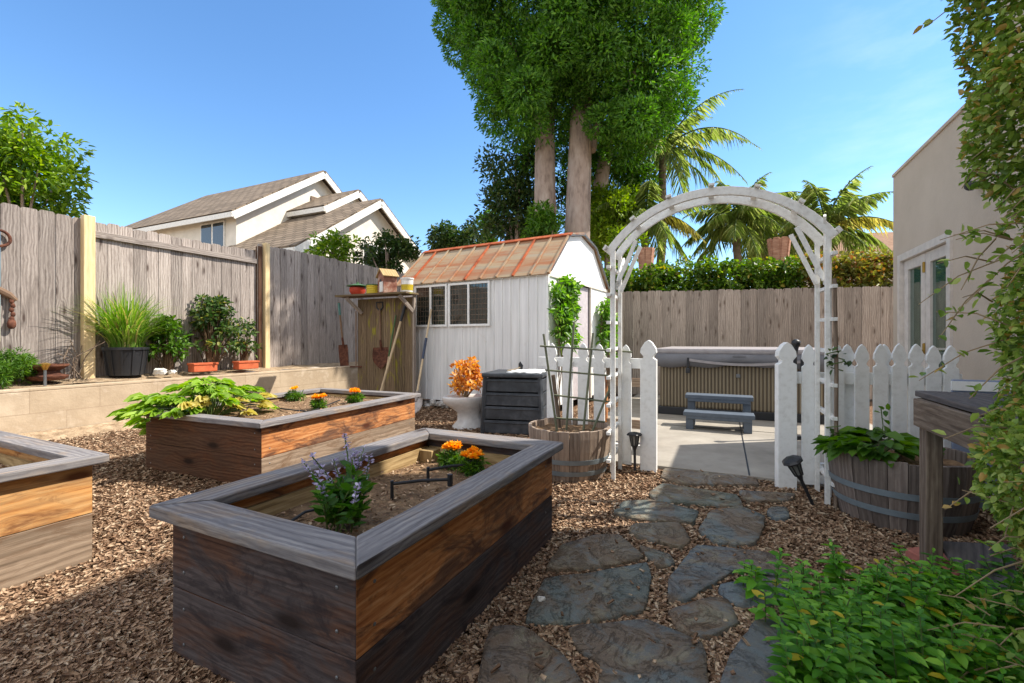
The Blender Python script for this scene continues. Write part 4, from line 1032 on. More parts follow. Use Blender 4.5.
# ------------------------------------------------------------------ shelf unit with tools
SH1 = P(415, 390, 7.28); SHo = Vector((-2.63, 7.78, 0)); 
shelf = thing('tool_shelf', 'mossy board shelf unit with a jutting top, left of the shed', 'shelf', (SHo.x, SHo.y, 0), YAW)
rnd = random.Random(4); m = MB(); x = 0
while x < 1.17:
    w_ = .20; m.box((x + w_ / 2, 0, .93), (w_ - .006, .02, 1.72), g=(0, 0, 1)); x += w_
m.build('back_board', M['shelf_board'], shelf)
m = MB(); m.box((.50, -.13, 1.835), (1.48, .32, .03)); m.build('shelf_top', M['shelf_board'], shelf, bevel=.004)
for x in (-.02, 1.08):
    m = MB(); m.bar((x, -.25, 1.80), (x + (.13 if x < 0.5 else .10), -.03, 1.55), .05, .05); m.build('bracket', M['fence_back'], shelf)
m = MB(); m.box((1.19, -.02, .95), (.03, .05, 1.8), g=(0, 0, 1)); m.build('side_batten', M['fence_back'], shelf)
def SHP(x, y, z): v = SHo + B * x + A * y; return Vector((v.x, v.y, z))
ST = 1.852
# things on the shelf
t = thing('birdhouse', 'reddish peeling wooden birdhouse with a pale roof on the tool shelf', 'birdhouse', SHP(.72, -.12, ST), YAW + R(28))
m = MB(); m.prism([(-.13, -.1, 0), (.13, -.1, 0), (.13, -.1, .28), (0, -.1, .38), (-.13, -.1, .28)], (0, .22, 0), (0, 0, 1)); m.build('body', M['rust_white'] if 'rust_white' in M else M['rust'], t)
for sg in (-1, 1):
    m = MB(); m.bar((sg * .165, .01, .262), (0, .01, .392), .27, .016, (sg * .6, 0, 1)); m.build('roof', M['cedar_in'], t)
m = MB(); m.lathe([(.03, 0), (.03, .004)], 14); m.v = [Vector((v.x, -.1 - v.z, v.y + .2)) for v in m.v]; m.build('entrance_hole', M['black'], t)
m = MB(); m.box((.03, -.104, .10), (.13, .008, .16)); m.build('patch', M['white_old'], t)
t = thing('paint_bucket', 'white bucket with a yellow label at the right end of the tool shelf', 'bucket', SHP(1.13, -.12, ST))
m = MB(); m.lathe([(.085, 0), (.098, .2), (.104, .2), (.104, .215)], 20, cap1=False); m.build('bucket', M['ceramic'], t, smooth=True)
m = MB(); m.lathe([(.0885, .03), (.094, .12)], 20, cap0=False, cap1=False); m.v = [Vector((v.x * 1.01, v.y * 1.01, v.z)) for v in m.v]; m.build('paper_label', M['tin_yellow'], t)
m = MB(); m.lathe([(.106, .205), (.108, .225), (.06, .232)], 20); m.build('lid', M['white_old'], t)
t = thing('storage_tin', 'short yellow ribbed tin beside the birdhouse on the tool shelf', 'tin', SHP(.45, -.14, ST))
m = MB(); prof_ = []
for k in range(9): prof_.append((.10 + (.004 if k % 2 else 0), .14 * k / 8))
m.lathe(prof_, 20); m.build('tin', M['tin_yellow'], t); m = MB(); m.lathe([(.108, .14), (.108, .155)], 20); m.build('lid', M['tin_green'], t)
t = thing('tin_pot', 'red tin pot with a wide green lid at the left end of the tool shelf', 'pot', SHP(.10, -.12, ST))
m = MB(); m.lathe([(.09, 0), (.13, .06), (.13, .12), (.10, .14)], 20); m.build('pot', M['tin_red'], t, smooth=True)
m = MB(); m.lathe([(.17, .142), (.175, .155), (.06, .185), (.02, .19), (.02, .215), (0.001, .22)], 20); m.build('lid', M['tin_green'], t, smooth=True)
# tools: a round or square bladed shovel along a line
def shovel(label, p_low, p_top, blade_w, blade_l, shaft, bladem, grip=None, gripm=None, pointed=True, fw=None, group='shovels and tools by the shed'):
    """p_low is the tip of the blade, p_top the end of the handle"""
    p_low, p_top = Vector(p_low), Vector(p_top); t = thing('shovel', label, 'shovel', p_low, 0, group)
    d = (p_top - p_low); L = d.length; z = d.normalized(); y = Vector(fw or (0, -1, 0)); y = (y - z * y.dot(z)).normalized(); x = y.cross(z)
    def W(a, b, c): return x * a + y * b + z * c
    m = MB(); n = 8; rows = 7; vs = []
    for r in range(rows + 1):
        f = r / rows; half = blade_w / 2 * ((math.sin(min(1, f * 1.9) * math.pi / 2) * .98 + .02) if pointed else (.86 + .14 * f)) * (1 - .12 * max(0, f - .8) / .2)
        for i in range(n + 1):
            u = -1 + 2 * i / n; vs.append(W(u * half, -.035 * (1 - u * u) * (.4 + f * .6) + .02 * (1 - f), f * blade_l))
    o_ = len(vs); vs += [v + y * .004 for v in vs]
    q = lambda r, i: r * (n + 1) + i
    fs = [(q(r, i), q(r, i + 1), q(r + 1, i + 1), q(r + 1, i)) for r in range(rows) for i in range(n)]
    fs += [tuple(o_ + k for k in reversed(f)) for f in fs]
    m.add(vs, fs, z); m.build('blade', bladem, t, smooth='all')
    m = MB(); m.tube([W(0, -.03, blade_l * .82), W(0, -.012, blade_l * 1.15), W(0, 0, blade_l * 1.35)], [.020, .021, .018], 8); m.build('socket', bladem, t)
    m = MB(); m.tube([W(0, -.01, blade_l * 1.2), W(0, 0, L * .6), W(0, 0, L * (1 if grip != 'D' else .88))], .0155, 8); m.build('shaft', shaft, t, smooth=True)
    if grip == 'D':
        m = MB(); m.tube([W(0, 0, L * .86), W(-.05, 0, L * .91), W(-.052, 0, L * .985), W(.052, 0, L * .985), W(.05, 0, L * .91), W(0, 0, L * .86)], .013, 7); m.build('grip', gripm, t)
    elif grip:
        m = MB(); m.tube([W(0, 0, L * grip[0]), W(0, 0, L * grip[1])], .0205, 10); m.build('grip', gripm, t, smooth=True)
sv = G(413, 417, 0); sv.z = .02
top = Vector((.5, 6.4, 0)) + Vector((-math.cos(SY), math.sin(SY), 0)) * 2.08; top.z = 1.60; top -= Vector((.5, .866, 0)) * .03
shovel('long shovel with a blue grip leaning on the white shed wall', sv, top, .21, .28, M['handle'], M['blade'], (.50, .70), M['navy'])
shovel('rusty round bladed shovel with a D handle hanging in the middle of the mossy board', SHP(.56, -.07, .62), SHP(.50, -.04, 1.74), .27, .36, M['handle_dark'], M['rust'], 'D', M['black'])
shovel('narrow rusty spade with a teal handle at the left end of the tool shelf', SHP(-.20, -.10, .66), SHP(-.24, -.2, 1.74), .17, .36, M['handle_dark'], M['rust'], (.80, .99), M['teal'], False)
t = thing('long_pole', 'pale pole with a dark end leaning on the mossy board', 'pole', SHP(.74, -.40, .02), 0, 'shovels and tools by the shed')
b0 = SHP(1.03, -.04, 1.66) - SHP(.74, -.40, .02)
m = MB(); m.tube([(0, 0, 0), b0 * .86], .018, 8); m.build('shaft', M['handle'], t); m = MB(); m.tube([b0 * .84, b0], [.022, .026], 8); m.build('socket', M['black'], t)
t = thing('garden_hoe', 'thin green handled hoe between the hanging shovel and the pale pole', 'hoe', SHP(.68, -.24, .02), 0, 'shovels and tools by the shed')
b0 = SHP(.84, -.04, 1.50) - SHP(.68, -.24, .02)
m = MB(); m.tube([(0, 0, 0), b0 * .55], .010, 8); m.build('shaft', M['handle'], t); m = MB(); m.tube([b0 * .55, b0], .012, 8); m.build('grip', M['tin_green'], t)
m = MB(); m.box((0, -.04, .01), (.11, .08, .012)); m.build('blade', M['rust'], t)
t = thing('garden_rake', 'dark rake with a thin shaft behind the teal handled spade', 'rake', SHP(.0, -.05, .64), 0, 'shovels and tools by the shed')
m = MB(); m.tube([(0, 0, 0), (0, 0, .95)], .010, 7); m.build('shaft', M['handle_dark'], t)
m = MB(); m.box((0, 0, .01), (.2, .015, .02)); 
for k in range(8): m.box((-.09 + .18 * k / 7, -.02, -.01), (.007, .05, .007))
m.build('head', M['rust'], t)

# ------------------------------------------------------------------ things in the bed by the left fence
BZ = .63
def bedpt(px, off):
    q = (px - 512) / F; W_ = W0 - B * off; s = (q * W_.y - W_.x) / (A.x - q * A.y); v = W_ + A * s; return Vector((v.x, v.y, BZ))
pp = bedpt(126, .40)
t = thing('plastic_pot', 'big black plastic nursery pot holding the lemongrass by the fence', 'pot', pp)
m = MB(); m.lathe([(.19, 0), (.235, .34), (.25, .34), (.25, .375), (.232, .375), (.22, .30)], 24, cap1=False)
for k in range(12):
    a = k * math.pi / 6; m.bar((math.cos(a) * .194, math.sin(a) * .194, .01), (math.cos(a) * .236, math.sin(a) * .236, .33), .022, .012, (math.cos(a), math.sin(a), 0))
m.build('pot', M['black'], t, smooth=True); m = MB(); m.lathe([(.001, .33), (.225, .31)], 20, cap0=False, cap1=False); m.build('soil', M['soil'], t)
def grass(name, label, p, n, hmin, hmax, spread, w, mat, cat='grass'):
    V = []; Fc = []
    for i in range(n):
        a = RNG.random() * 6.283; r = RNG.random() ** .5 * .17; hgt = hmin + (hmax - hmin) * RNG.random(); lean = spread * RNG.random() ** .7
        o = np.array([math.cos(a) * r, math.sin(a) * r, 0]); d = np.array([math.cos(a + RNG.normal() * .5), math.sin(a + RNG.normal() * .5), 0]); sd_ = np.array([-d[1], d[0], 0]); b0 = len(V)
        for k in range(7):
            f = k / 6; q = o + d * lean * f ** 1.7 + np.array([0, 0, hgt * f - lean * .55 * f ** 3.2]); ww = w * (1 - f ** 1.5) + .001
            V += [tuple(q - sd_ * ww), tuple(q + sd_ * ww)]
        for k in range(6): Fc.append((b0 + 2 * k, b0 + 2 * k + 1, b0 + 2 * k + 3, b0 + 2 * k + 2))
    t = thing(name, label, cat, p); m = MB(); m.add(V, Fc); m.build('blades', mat, t); return t
grass('lemongrass', 'arching clump of bright green lemongrass in the black pot', pp + Vector((0, 0, .32)), 900, .50, .98, .62, .0075, M['lf_grass'])
def sapling(label, p, h, w_, n, per, mat, seed, name='leafy_sapling'):
    t = thing(name, label, 'shrub', p); rnd = random.Random(seed); m = MB(); cs = []; rs = []
    for i in range(n):
        a = rnd.uniform(0, 6.28); f = rnd.random(); rr = w_ * (.25 + .75 * rnd.random()) * (1 - .55 * f); q = (math.cos(a) * rr, math.sin(a) * rr, h * (.32 + .66 * f)); cs.append(q); rs.append(rnd.uniform(.06, .11))
        m.tube([(math.cos(a) * .05, math.sin(a) * .05, 0), (q[0] * .45, q[1] * .45, q[2] * .55), q], [.012, .008, .004], 5)
    m.build('stems', M['stem'], t); bushy('foliage', mat, cs, rs, per, .075, .04, t, rnd=.9, fill=.1); return t
sapling('taller bushy sapling with dark green leaves before the fence', bedpt(211, .36), 1.18, .40, 54, 30, M['lf_rose'], 1)
sapling('thin sapling shoot with few leaves next to the second yellow post', bedpt(244, .36), .80, .24, 14, 20, M['lf_rose'], 5)
sapling('low leafy sapling between the lemongrass and the taller sapling', bedpt(168, .40), .78, .28, 30, 26, M['lf_mid'], 2)
bp0 = bedpt(8, .30)
t = thing('feathery_bush', 'fine leaved bright green bush at the left edge on the wall', 'shrub', bp0); cs, rs = ell_clumps((0, 0, .16), (.26, .30, .20), 46, .05, .09, .3, 3)
bushy('foliage', M['lf_mid'], cs, rs, 90, .05, .009, t, rnd=.7, fill=.2)
m = MB(); m.tube([(0, 0, -.03), (0, 0, .2)], .015, 6); m.build('stem', M['stem'], t)
t = thing('rusty_bowl', 'low rust coloured metal planter bowl on the wall', 'bowl', bedpt(47, .32)); m = MB()
m.lathe([(.15, 0), (.185, .03), (.19, .05), (.12, .07), (.11, .11), (.17, .15), (.19, .165), (.19, .185), (.16, .185), (.13, .16)], 26, cap1=True); m.build('bowl', M['rust'], t, smooth=True)
t = thing('path_light', 'small bell topped garden light in front of the rusty bowl', 'path light', bedpt(45, .09)); m = MB(); m.tube([(0, 0, -.05), (0, 0, .14)], .014, 8); m.build('post', M['steel'], t)
m = MB(); m.lathe([(.018, .13), (.03, .16), (.05, .19), (.05, .2), (.02, .212)], 16); m.build('shade', M['brass'], t)
for k, (px, lb) in enumerate(((203, 'orange terracotta trough under the taller sapling'), (246, 'orange terracotta trough near the second yellow post'))):
    t = thing('terracotta_trough', lb, 'trough', bedpt(px, .16), YAW, 'terracotta troughs on the wall bed')
    L = .34; m = MB(); m.box((0, 0, .06), (.15, L, .12), g=(0, 1, 0)); m.build('trough', M['terra'], t, bevel=.01); m = MB(); m.box((0, 0, .115), (.17, L + .02, .03), g=(0, 1, 0)); m.build('rim', M['terra'], t, bevel=.006)
o_ = MB().blob((0, 0, .03), (.09, .06, .05), 3, .25, 6).build('garden_rock', M['rock'], None); o_.location = bedpt(160, .16); tag(o_, 'white rock lying on the wall bed beside the black pot', 'rock')
o_ = MB().blob((0, 0, .02), (.05, .05, .03), 5, .25, 6).build('garden_rock', M['rock'], None); o_.location = bedpt(172, .14); tag(o_, 'smaller pale stone right of the white rock on the bed', 'rock')
# dry stems whose shadow falls on the fence
t = thing('dry_stems', 'bare dry stems standing between the rusty bowl and the first yellow post', 'plant', bedpt(72, .38)); m = MB(); rnd = random.Random(2)
for i in range(9): a = rnd.uniform(-.35, .35); m.tube([(rnd.uniform(-.08, .08), rnd.uniform(-.05, .05), 0), (a * .3, rnd.uniform(-.1, .1), .25), (a * .9, rnd.uniform(-.2, .2), rnd.uniform(.3, .5))], .005, 4)
m.build('stems', M['bench'], t)
# rusty ornaments hanging on the fence at the left edge
def fpt(px, py):
    q = (px - 512) / F; o_ = Vector((FE0.x, FE0.y, 0)) + B * .045; s = (q * o_.y - o_.x) / (A.x - q * A.y); v = o_ + A * s; return Vector((v.x, v.y, H - (py - HY) * v.y / F))
t = thing('rusty_ring', 'rusty iron ring hanging on the fence at the left edge', 'ring', fpt(-1, 238), YAW); m = MB()
m.tube([(0, .09 * math.cos(a * math.pi / 9), .09 * math.sin(a * math.pi / 9)) for a in range(19)], .016, 7); m.build('ring', M['rust'], t, smooth=True)
t = thing('rusty_pulley', 'rusty curved tool with a hanging chain on the left fence', 'hanging tool', fpt(5, 292), YAW); m = MB()
m.tube([(0, -.25, .12), (0, -.1, .05), (0, .03, -.03), (.01, .09, -.09)], [.03, .04, .038, .02], 8); m.build('horn', M['handle_dark'], t, smooth=True); m = MB()
for k in range(5): m.blob((.01, .05 + .01 * (k % 2), -.10 - k * .05), (.018, .022, .03), k, .1, 5)
m.blob((.01, .05, -.36), (.03, .04, .06), 9, .1, 6); m.build('chain', M['rust'], t, smooth='all')
# ------------------------------------------------------------------ neighbour's house on the left
hs = thing('house', 'cream two storey house with grey shingle gables beyond the left fence', 'house', (-8.48, 20.0, 0), YAW)
# local x along B (to the right), local y along A; ridge peak of the main gable at x=0,y=0
def gable_block(x0, x1, yc, hw, ez, rz, wallm, ov=.35, z0=0):
    m = MB(); m.prism([(x1, yc - hw, z0), (x1, yc + hw, z0), (x1, yc + hw, ez), (x1, yc, rz - .02), (x1, yc - hw, ez)], (x0 - x1, 0, 0), (0, 0, 1)); m.build('wall', wallm, hs)
    sl_ = (rz - ez) / hw; eo = hw + ov
    for sg in (-1, 1):
        a = Vector((0, yc + sg * eo, ez - sl_ * ov + .12)); b = Vector((0, yc, rz + .12)); d = (b - a).normalized(); nrm = Vector((0, -d.z * 1, d.y)) if d.y > 0 else Vector((0, d.z, -d.y)); nrm = Vector((0, -d.z, d.y)) * (1 if d.y > 0 else -1); nrm.normalize()
        m = MB(); q = [Vector((x0 - ov, a.y, a.z)), Vector((x1 + ov, a.y, a.z)), Vector((x1 + ov, b.y, b.z)), Vector((x0 - ov, b.y, b.z))]
        m.prism(q, nrm * .09, (1, 0, 0)); m.build('roof', M['shingle'], hs)
        m = MB(); m.bar(Vector((x1 + ov - .02, a.y, a.z - .11)), Vector((x1 + ov - .02, b.y, b.z - .11)), .06, .25, nrm); m.build('fascia', M['trim_white'], hs)
        if sg < 0:
            m = MB(); m.box(((x0 + x1) / 2, a.y - .02, a.z - .07), (x1 - x0 + 2 * ov, .05, .18)); m.build('fascia', M['trim_white'], hs)
gable_block(-7.6, 0, 0, 3.75, 5.75, 8.3, M['cream'])
def win(x, y, z, w_, h, face):
    m = MB()
    if face == 'x': m.box((x, y, z), (.08, w_, h))
    else: m.box((x, y, z), (w_, .08, h))
    f = m.build('window', M['trim_white'], hs); m = MB()
    for k in (-1, 1):
        if face == 'x': m.box((x + .035, y + k * w_ / 4, z), (.03, w_ / 2 - .1, h - .14))
        else: m.box((x + k * w_ / 4, y - .035, z), (w_ / 2 - .1, .03, h - .14))
    m.build('pane', M['pane_lit'], f)
win(-1.3, -3.77, 4.98, 1.4, 1.1, 'y')
m = MB(); m.box((.03, -.25, 7.0), (.05, .42, .6)); m.build('vent', M['bench'], hs)
# lower wing in front of the main gable: peak at image (374,203), gable plane 3.6 m nearer
wx = 3.62; wp = Vector((-5.45, 18, 0)) - Vector((-8.48, 20, 0)); wy = wp.x * A.x + wp.y * A.y
gable_block(0, wx, wy, 3.6, 4.1, 6.45, M['cream'])
win(wx + .02, wy + .05, 4.35, 1.5, 1.0, 'x')
sp = P(355, 193, 19.45) - Vector((-8.48, 20, 0)); sy_ = sp.x * A.x + sp.y * A.y; sx_ = sp.x * B.x + sp.y * B.y
gable_block(0, sx_, sy_, 1.6, 6.3, 7.3, M['cream'], .25, 5.2)

# ------------------------------------------------------------------ beige house on the right (flat parapet, then a two storey part)
bh = thing('house', 'beige stucco house with flat parapet and pale glass french doors on the right', 'house', (0, 0, 0), YAW)
WB = 1.683
m = MB()
def wall_y(y0, y1, z0, z1): m.box((WB + .12, (y0 + y1) / 2, (z0 + z1) / 2), (.24, y1 - y0, z1 - z0), g=(0, 0, 1))
YF, YN = 6.30, 4.163       # far corner, start of the two storey part
D0, D1, DT = 4.86, 6.10, 1.99
wall_y(D1, YF, 0, 2.88); wall_y(YN, D0, 0, 2.88); wall_y(D0, D1, DT, 2.88)
m.box((WB + 3.1, YF - .12, 1.44), (5.7, .238, 2.879)); m.box((WB + 3.1, (YF + YN) / 2, 2.5), (5.7, YF - YN - .3, .1)); m.build('wall', M['stucco'], bh)
m = MB(); m.box((WB + 3, (YN - 6) / 2, 2.9), (6, YN + 6, 5.8)); m.build('upper_wall', M['stucco'], bh)
m = MB(); m.box((WB + .12, (YF + YN) / 2, 2.895), (.27, YF - YN - .02, .03)); m.build('parapet_cap', M['stucco'], bh)
# doors
m = MB(); fy = .07
m.box((WB + .05, D0 + .035, DT / 2), (.14, .07, DT), g=(0, 0, 1)); m.box((WB + .05, D1 - .035, DT / 2), (.14, .07, DT), g=(0, 0, 1)); m.box((WB + .05, (D0 + D1) / 2, DT - .035), (.138, D1 - D0 - .14, .07)); m.build('door_frame', M['door_frame'], bh)
mid = (D0 + D1) / 2
for y0, y1, hy in ((D0 + .075, mid - .006, D0 + .075), (mid + .006, D1 - .075, mid + .006)):
    m = MB(); st_ = .10; z0, z1 = .06, DT - .075
    for yy in (y0 + st_ / 2, y1 - st_ / 2): m.box((WB + .04, yy, (z0 + z1) / 2), (.045, st_, z1 - z0), g=(0, 0, 1))
    m.box((WB + .04, (y0 + y1) / 2, z1 - .05), (.044, y1 - y0 - 2 * st_, .10)); m.box((WB + .04, (y0 + y1) / 2, z0 + .11), (.044, y1 - y0 - 2 * st_, .22))
    dr = m.build('door', M['door_frame'], bh, bevel=.003)
    m = MB(); m.box((WB + .045, (y0 + y1) / 2, (z0 + z1) / 2 + .06), (.012, y1 - y0 - 2 * st_, z1 - z0 - .32)); m.build('pane', M['pane_green'], dr)
    m = MB()
    for z in (.25, 1.02, 1.78): m.tube([(WB + .008, hy - .005, z - .05), (WB + .008, hy - .005, z + .05)], .009, 6); m.box((WB + .012, hy + .012, z), (.006, .05, .09))
    m.build('hinge', M['brass'], dr)
m = MB(); m.tube([(WB + .0, mid - .05, 1.0), (WB - .05, mid - .05, 1.0), (WB - .05, mid - .15, 1.0)], .009, 6); m.build('door_handle', M['brass'], bh)
m = MB(); m.blob((WB - .06, 4.40, 2.22), (.04, .035, .035), 1, .05, 8); m.tube([(WB, 4.40, 2.22), (WB - .08, 4.40, 2.22)], .02, 8); m.build('wall_lamp', M['black'], bh, smooth=True)
# distant brown roof behind the hedge
rh = thing('house', 'low house with a brown roof beyond the hedge at the right', 'house', (14.5, 16.5, 0), R(10))
m = MB(); m.box((0, 2, 1.9), (8, 5, 3.8)); m.build('wall', M['cream'], rh)
m = MB(); m.prism([(-4.5, -.9, 3.75), (4.5, -.9, 3.75), (4.5, 2, 5.35), (-4.5, 2, 5.35)], (0, .03, .12), (1, 0, 0)); m.prism([(-4.5, 4.9, 3.75), (-4.5, 2, 5.35), (4.5, 2, 5.35), (4.5, 4.9, 3.75)], (0, .03, .12), (1, 0, 0)); m.build('roof', M['shingle_brown'] if 'shingle_brown' in M else M['shingle'], rh)
m = MB(); m.box((0, -.92, 3.7), (9, .06, .2)); m.build('fascia', M['trim_white'], rh)

# ------------------------------------------------------------------ trees
def trunk_tube(m, pts, r0, r1, n=14):
    q = [Vector(p) for p in pts]; k = len(q); m.tube(q, [r0 + (r1 - r0) * i / (k - 1) for i in range(k)], n)
def tree_generic(name, label, base, h0, c, rad, ncl, rmin, rmax, per, L, W, mat, seed, trunk_r=.12, group=None, cat='tree', shell=.45, fill=.4, droop=.15):
    t = thing(name, label, cat, base, 0, group); m = MB(); c = Vector(c)
    cs, rs = ell_clumps(c, rad, ncl, rmin, rmax, shell, seed)
    trunk_tube(m, [(0, 0, -.1), (c.x * .2, c.y * .2, h0 * .5), (c.x * .6, c.y * .6, h0), c], trunk_r, trunk_r * .35, 9)
    for i in range(0, len(cs), 4): q = Vector(cs[i]); m.tube([Vector((c.x * .6, c.y * .6, h0)), Vector((c.x * .6, c.y * .6, h0)).lerp(q, .5) + Vector((0, 0, .1)), q], [trunk_r * .35, trunk_r * .22, .012], 6)
    m.build('trunk', M['bark'], t); bushy('crown', mat, cs, rs, per, L, W, t, fill=fill, droop=droop); return t
# the big twin trunked fern pine
bt = P(570, 240, 12.6); BTX, BTY = bt.x, bt.y
big = thing('fern_pine_tree', 'towering dense green tree with two pale trunks behind the shed', 'tree', (BTX, BTY, 0))
def TT(px, py, d=12.6): v = P(px, py, d); return v - Vector((BTX, BTY, 0))
for pts, r0, r1 in (([TT(548, 400), TT(546, 240), TT(545, 190), TT(545, 130, 12.8), TT(548, 95, 13.0)], .34, .25), ([TT(574, 400, 12.2), TT(577, 240, 12.2), TT(579, 180, 12.2), TT(581, 120, 12.3), TT(588, 70, 12.9)], .37, .27)):
    m = MB(); trunk_tube(m, pts, r0, r1, 18); m.build('trunk', M['bark'], big, smooth=True)
m = MB(); trunk_tube(m, [TT(590, 150, 12.3), TT(600, 115, 12.5), TT(618, 80, 12.8)], .16, .08); trunk_tube(m, [TT(600, 190, 13.6), TT(606, 150, 13.6), TT(616, 110, 13.6), TT(640, 60, 13.6)], .22, .12)
trunk_tube(m, [TT(545, 140), TT(530, 90), TT(510, 40)], .16, .06); trunk_tube(m, [TT(588, 70, 12.9), TT(615, 10, 13.2), TT(640, -30, 13.2)], .2, .07); m.build('limb', M['bark'], big, smooth=True)
g = np.random.default_rng(5); cs = []; rs = []
# crown outline as radius per height, measured from the photo: (py, left px, right px)
outl = [(-230, 520, 640), (-150, 480, 690), (-80, 450, 712), (-20, 436, 720), (20, 444, 706), (60, 462, 694), (100, 478, 684), (130, 496, 662), (150, 512, 640)]
def outl_at(py):
    for (a, l0, r0_), (b, l1, r1_) in zip(outl, outl[1:]):
        if a <= py <= b: f = (py - a) / (b - a); return l0 + (l1 - l0) * f, r0_ + (r1_ - r0_) * f
tries = 0
while tries < 9000:
    tries += 1
    py = g.uniform(-230, 148); l, r_ = outl_at(py); rad_m = (r_ - l) / 2 * 12.6 / F; cx = (l + r_) / 2
    a = g.uniform(0, 6.283); k = 1.0; rr = g.uniform(.42, .85)
    k = g.uniform(.82, 1.07)
    if tries > 8930: k = .55 * g.random(); rr = .9
    q = TT(cx, py); off = max(0, rad_m - rr * .7) * k; x, y = math.cos(a) * off, math.sin(a) * off * .85
    if tries % 5 == 0 and py > 60: x = g.uniform(-1, 1) * max(0, rad_m - rr); y = -g.uniform(.6, 1.8)
    # keep the undersides open round the trunks
    if py > 100 and y < -.5 and abs(cx + x * F / 12.6 - 562) < 30: continue
    c_ = (q.x + x, q.y + y, q.z)
    if k > .8 and any((c_[0] - o[0]) ** 2 + (c_[1] - o[1]) ** 2 + (c_[2] - o[2]) ** 2 < (.64 * (rr + ro)) ** 2 for o, ro in zip(cs, rs)): continue
    cs.append(c_); rs.append(rr)
print('crown clumps', len(cs))
per_ = int(340000 / len(cs))
Pn, dd = clumps(cs, rs, per_, .72)
Pn += RNG.normal(size=Pn.shape) * .03
tn = np.cross(dd, sphere_dirs(len(dd)))
leaves('crown', M['lf_big'], Pn, tn * .8 + dd * .75 + np.array([0, 0, .2]), .115 * (.7 + .6 * RNG.random(len(dd))), .042, big, droop=.1, up=dd + RNG.normal(size=dd.shape) * .35)
# lower shrubs round the trunks
def at(px, py, d): return P(px, py, d)
def bush(name, label, px, py, d, rad, n, rmin, rmax, per, L, W, mat, seed, group=None, cat='tree', ground=True):
    c = P(px, py, d); return tree_generic(name, label, (c.x, c.y, 0), max(.4, c.z * .6), (0, 0, c.z), rad, n, rmin, rmax, per, L, W, mat, seed, .10, group, cat)
bush('dark_tree', 'dark olive leaved tree just left of the twin trunks', 516, 200, 14.5, (1.25, 1.2, 1.9), 70, .3, .55, 110, .15, .07, M['lf_dark'], 1)
bush('leafy_tree', 'bright green foliage tree rising between and behind the twin trunks', 606, 190, 14.8, (1.5, 1.2, 1.6), 70, .3, .55, 110, .2, .05, M['lf_mid'], 2)
bush('leafy_bush', 'feathery green bush in front of the left trunk behind the shed', 545, 225, 11.6, (.42, .4, .55), 16, .18, .3, 110, .15, .04, M['lf_mid'], 3, cat='shrub')
bush('lime_tree', 'yellow green leafy tree between the big trunks and the arch', 612, 222, 13.6, (.95, .9, .95), 46, .25, .42, 120, .15, .06, M['lf_lime'], 4)
bush('low_tree', 'low dark green tree crown over the shed ridge at the left', 458, 240, 19, (1.15, .9, .75), 34, .3, .45, 110, .16, .08, M['lf_dark'], 5, 'small trees far behind the shed')
bush('low_tree', 'small lighter green tree top just right of the low dark crown', 487, 232, 20, (.55, .5, .75), 18, .22, .34, 110, .15, .07, M['lf_mid'], 6, 'small trees far behind the shed')
bush('citrus_tree', 'glossy green tree above the fence at the upper left', 22, 175, 9.2, (1.05, 1.1, 1.25), 66, .2, .36, 90, .15, .062, M['lf_citrus'], 7)
bush('fence_bush', 'bright leafy bush before the wing of the cream house', 333, 250, 13.0, (.62, .5, .45), 20, .16, .26, 70, .13, .06, M['lf_citrus'], 8, 'bushes beyond the left fence', 'shrub')
bush('fence_bush', 'dark climbing bush under the right gable eave of the cream house', 388, 252, 13.0, (.95, .5, .5), 36, .16, .28, 70, .12, .06, M['lf_dark'], 9, 'bushes beyond the left fence', 'shrub')
bush('leafy_bush', 'bushy green plant beside the twin trunks, just above the shed gable', 625, 245, 12.2, (.4, .4, .5), 14, .18, .28, 100, .14, .05, M['lf_lime'], 10, cat='shrub')

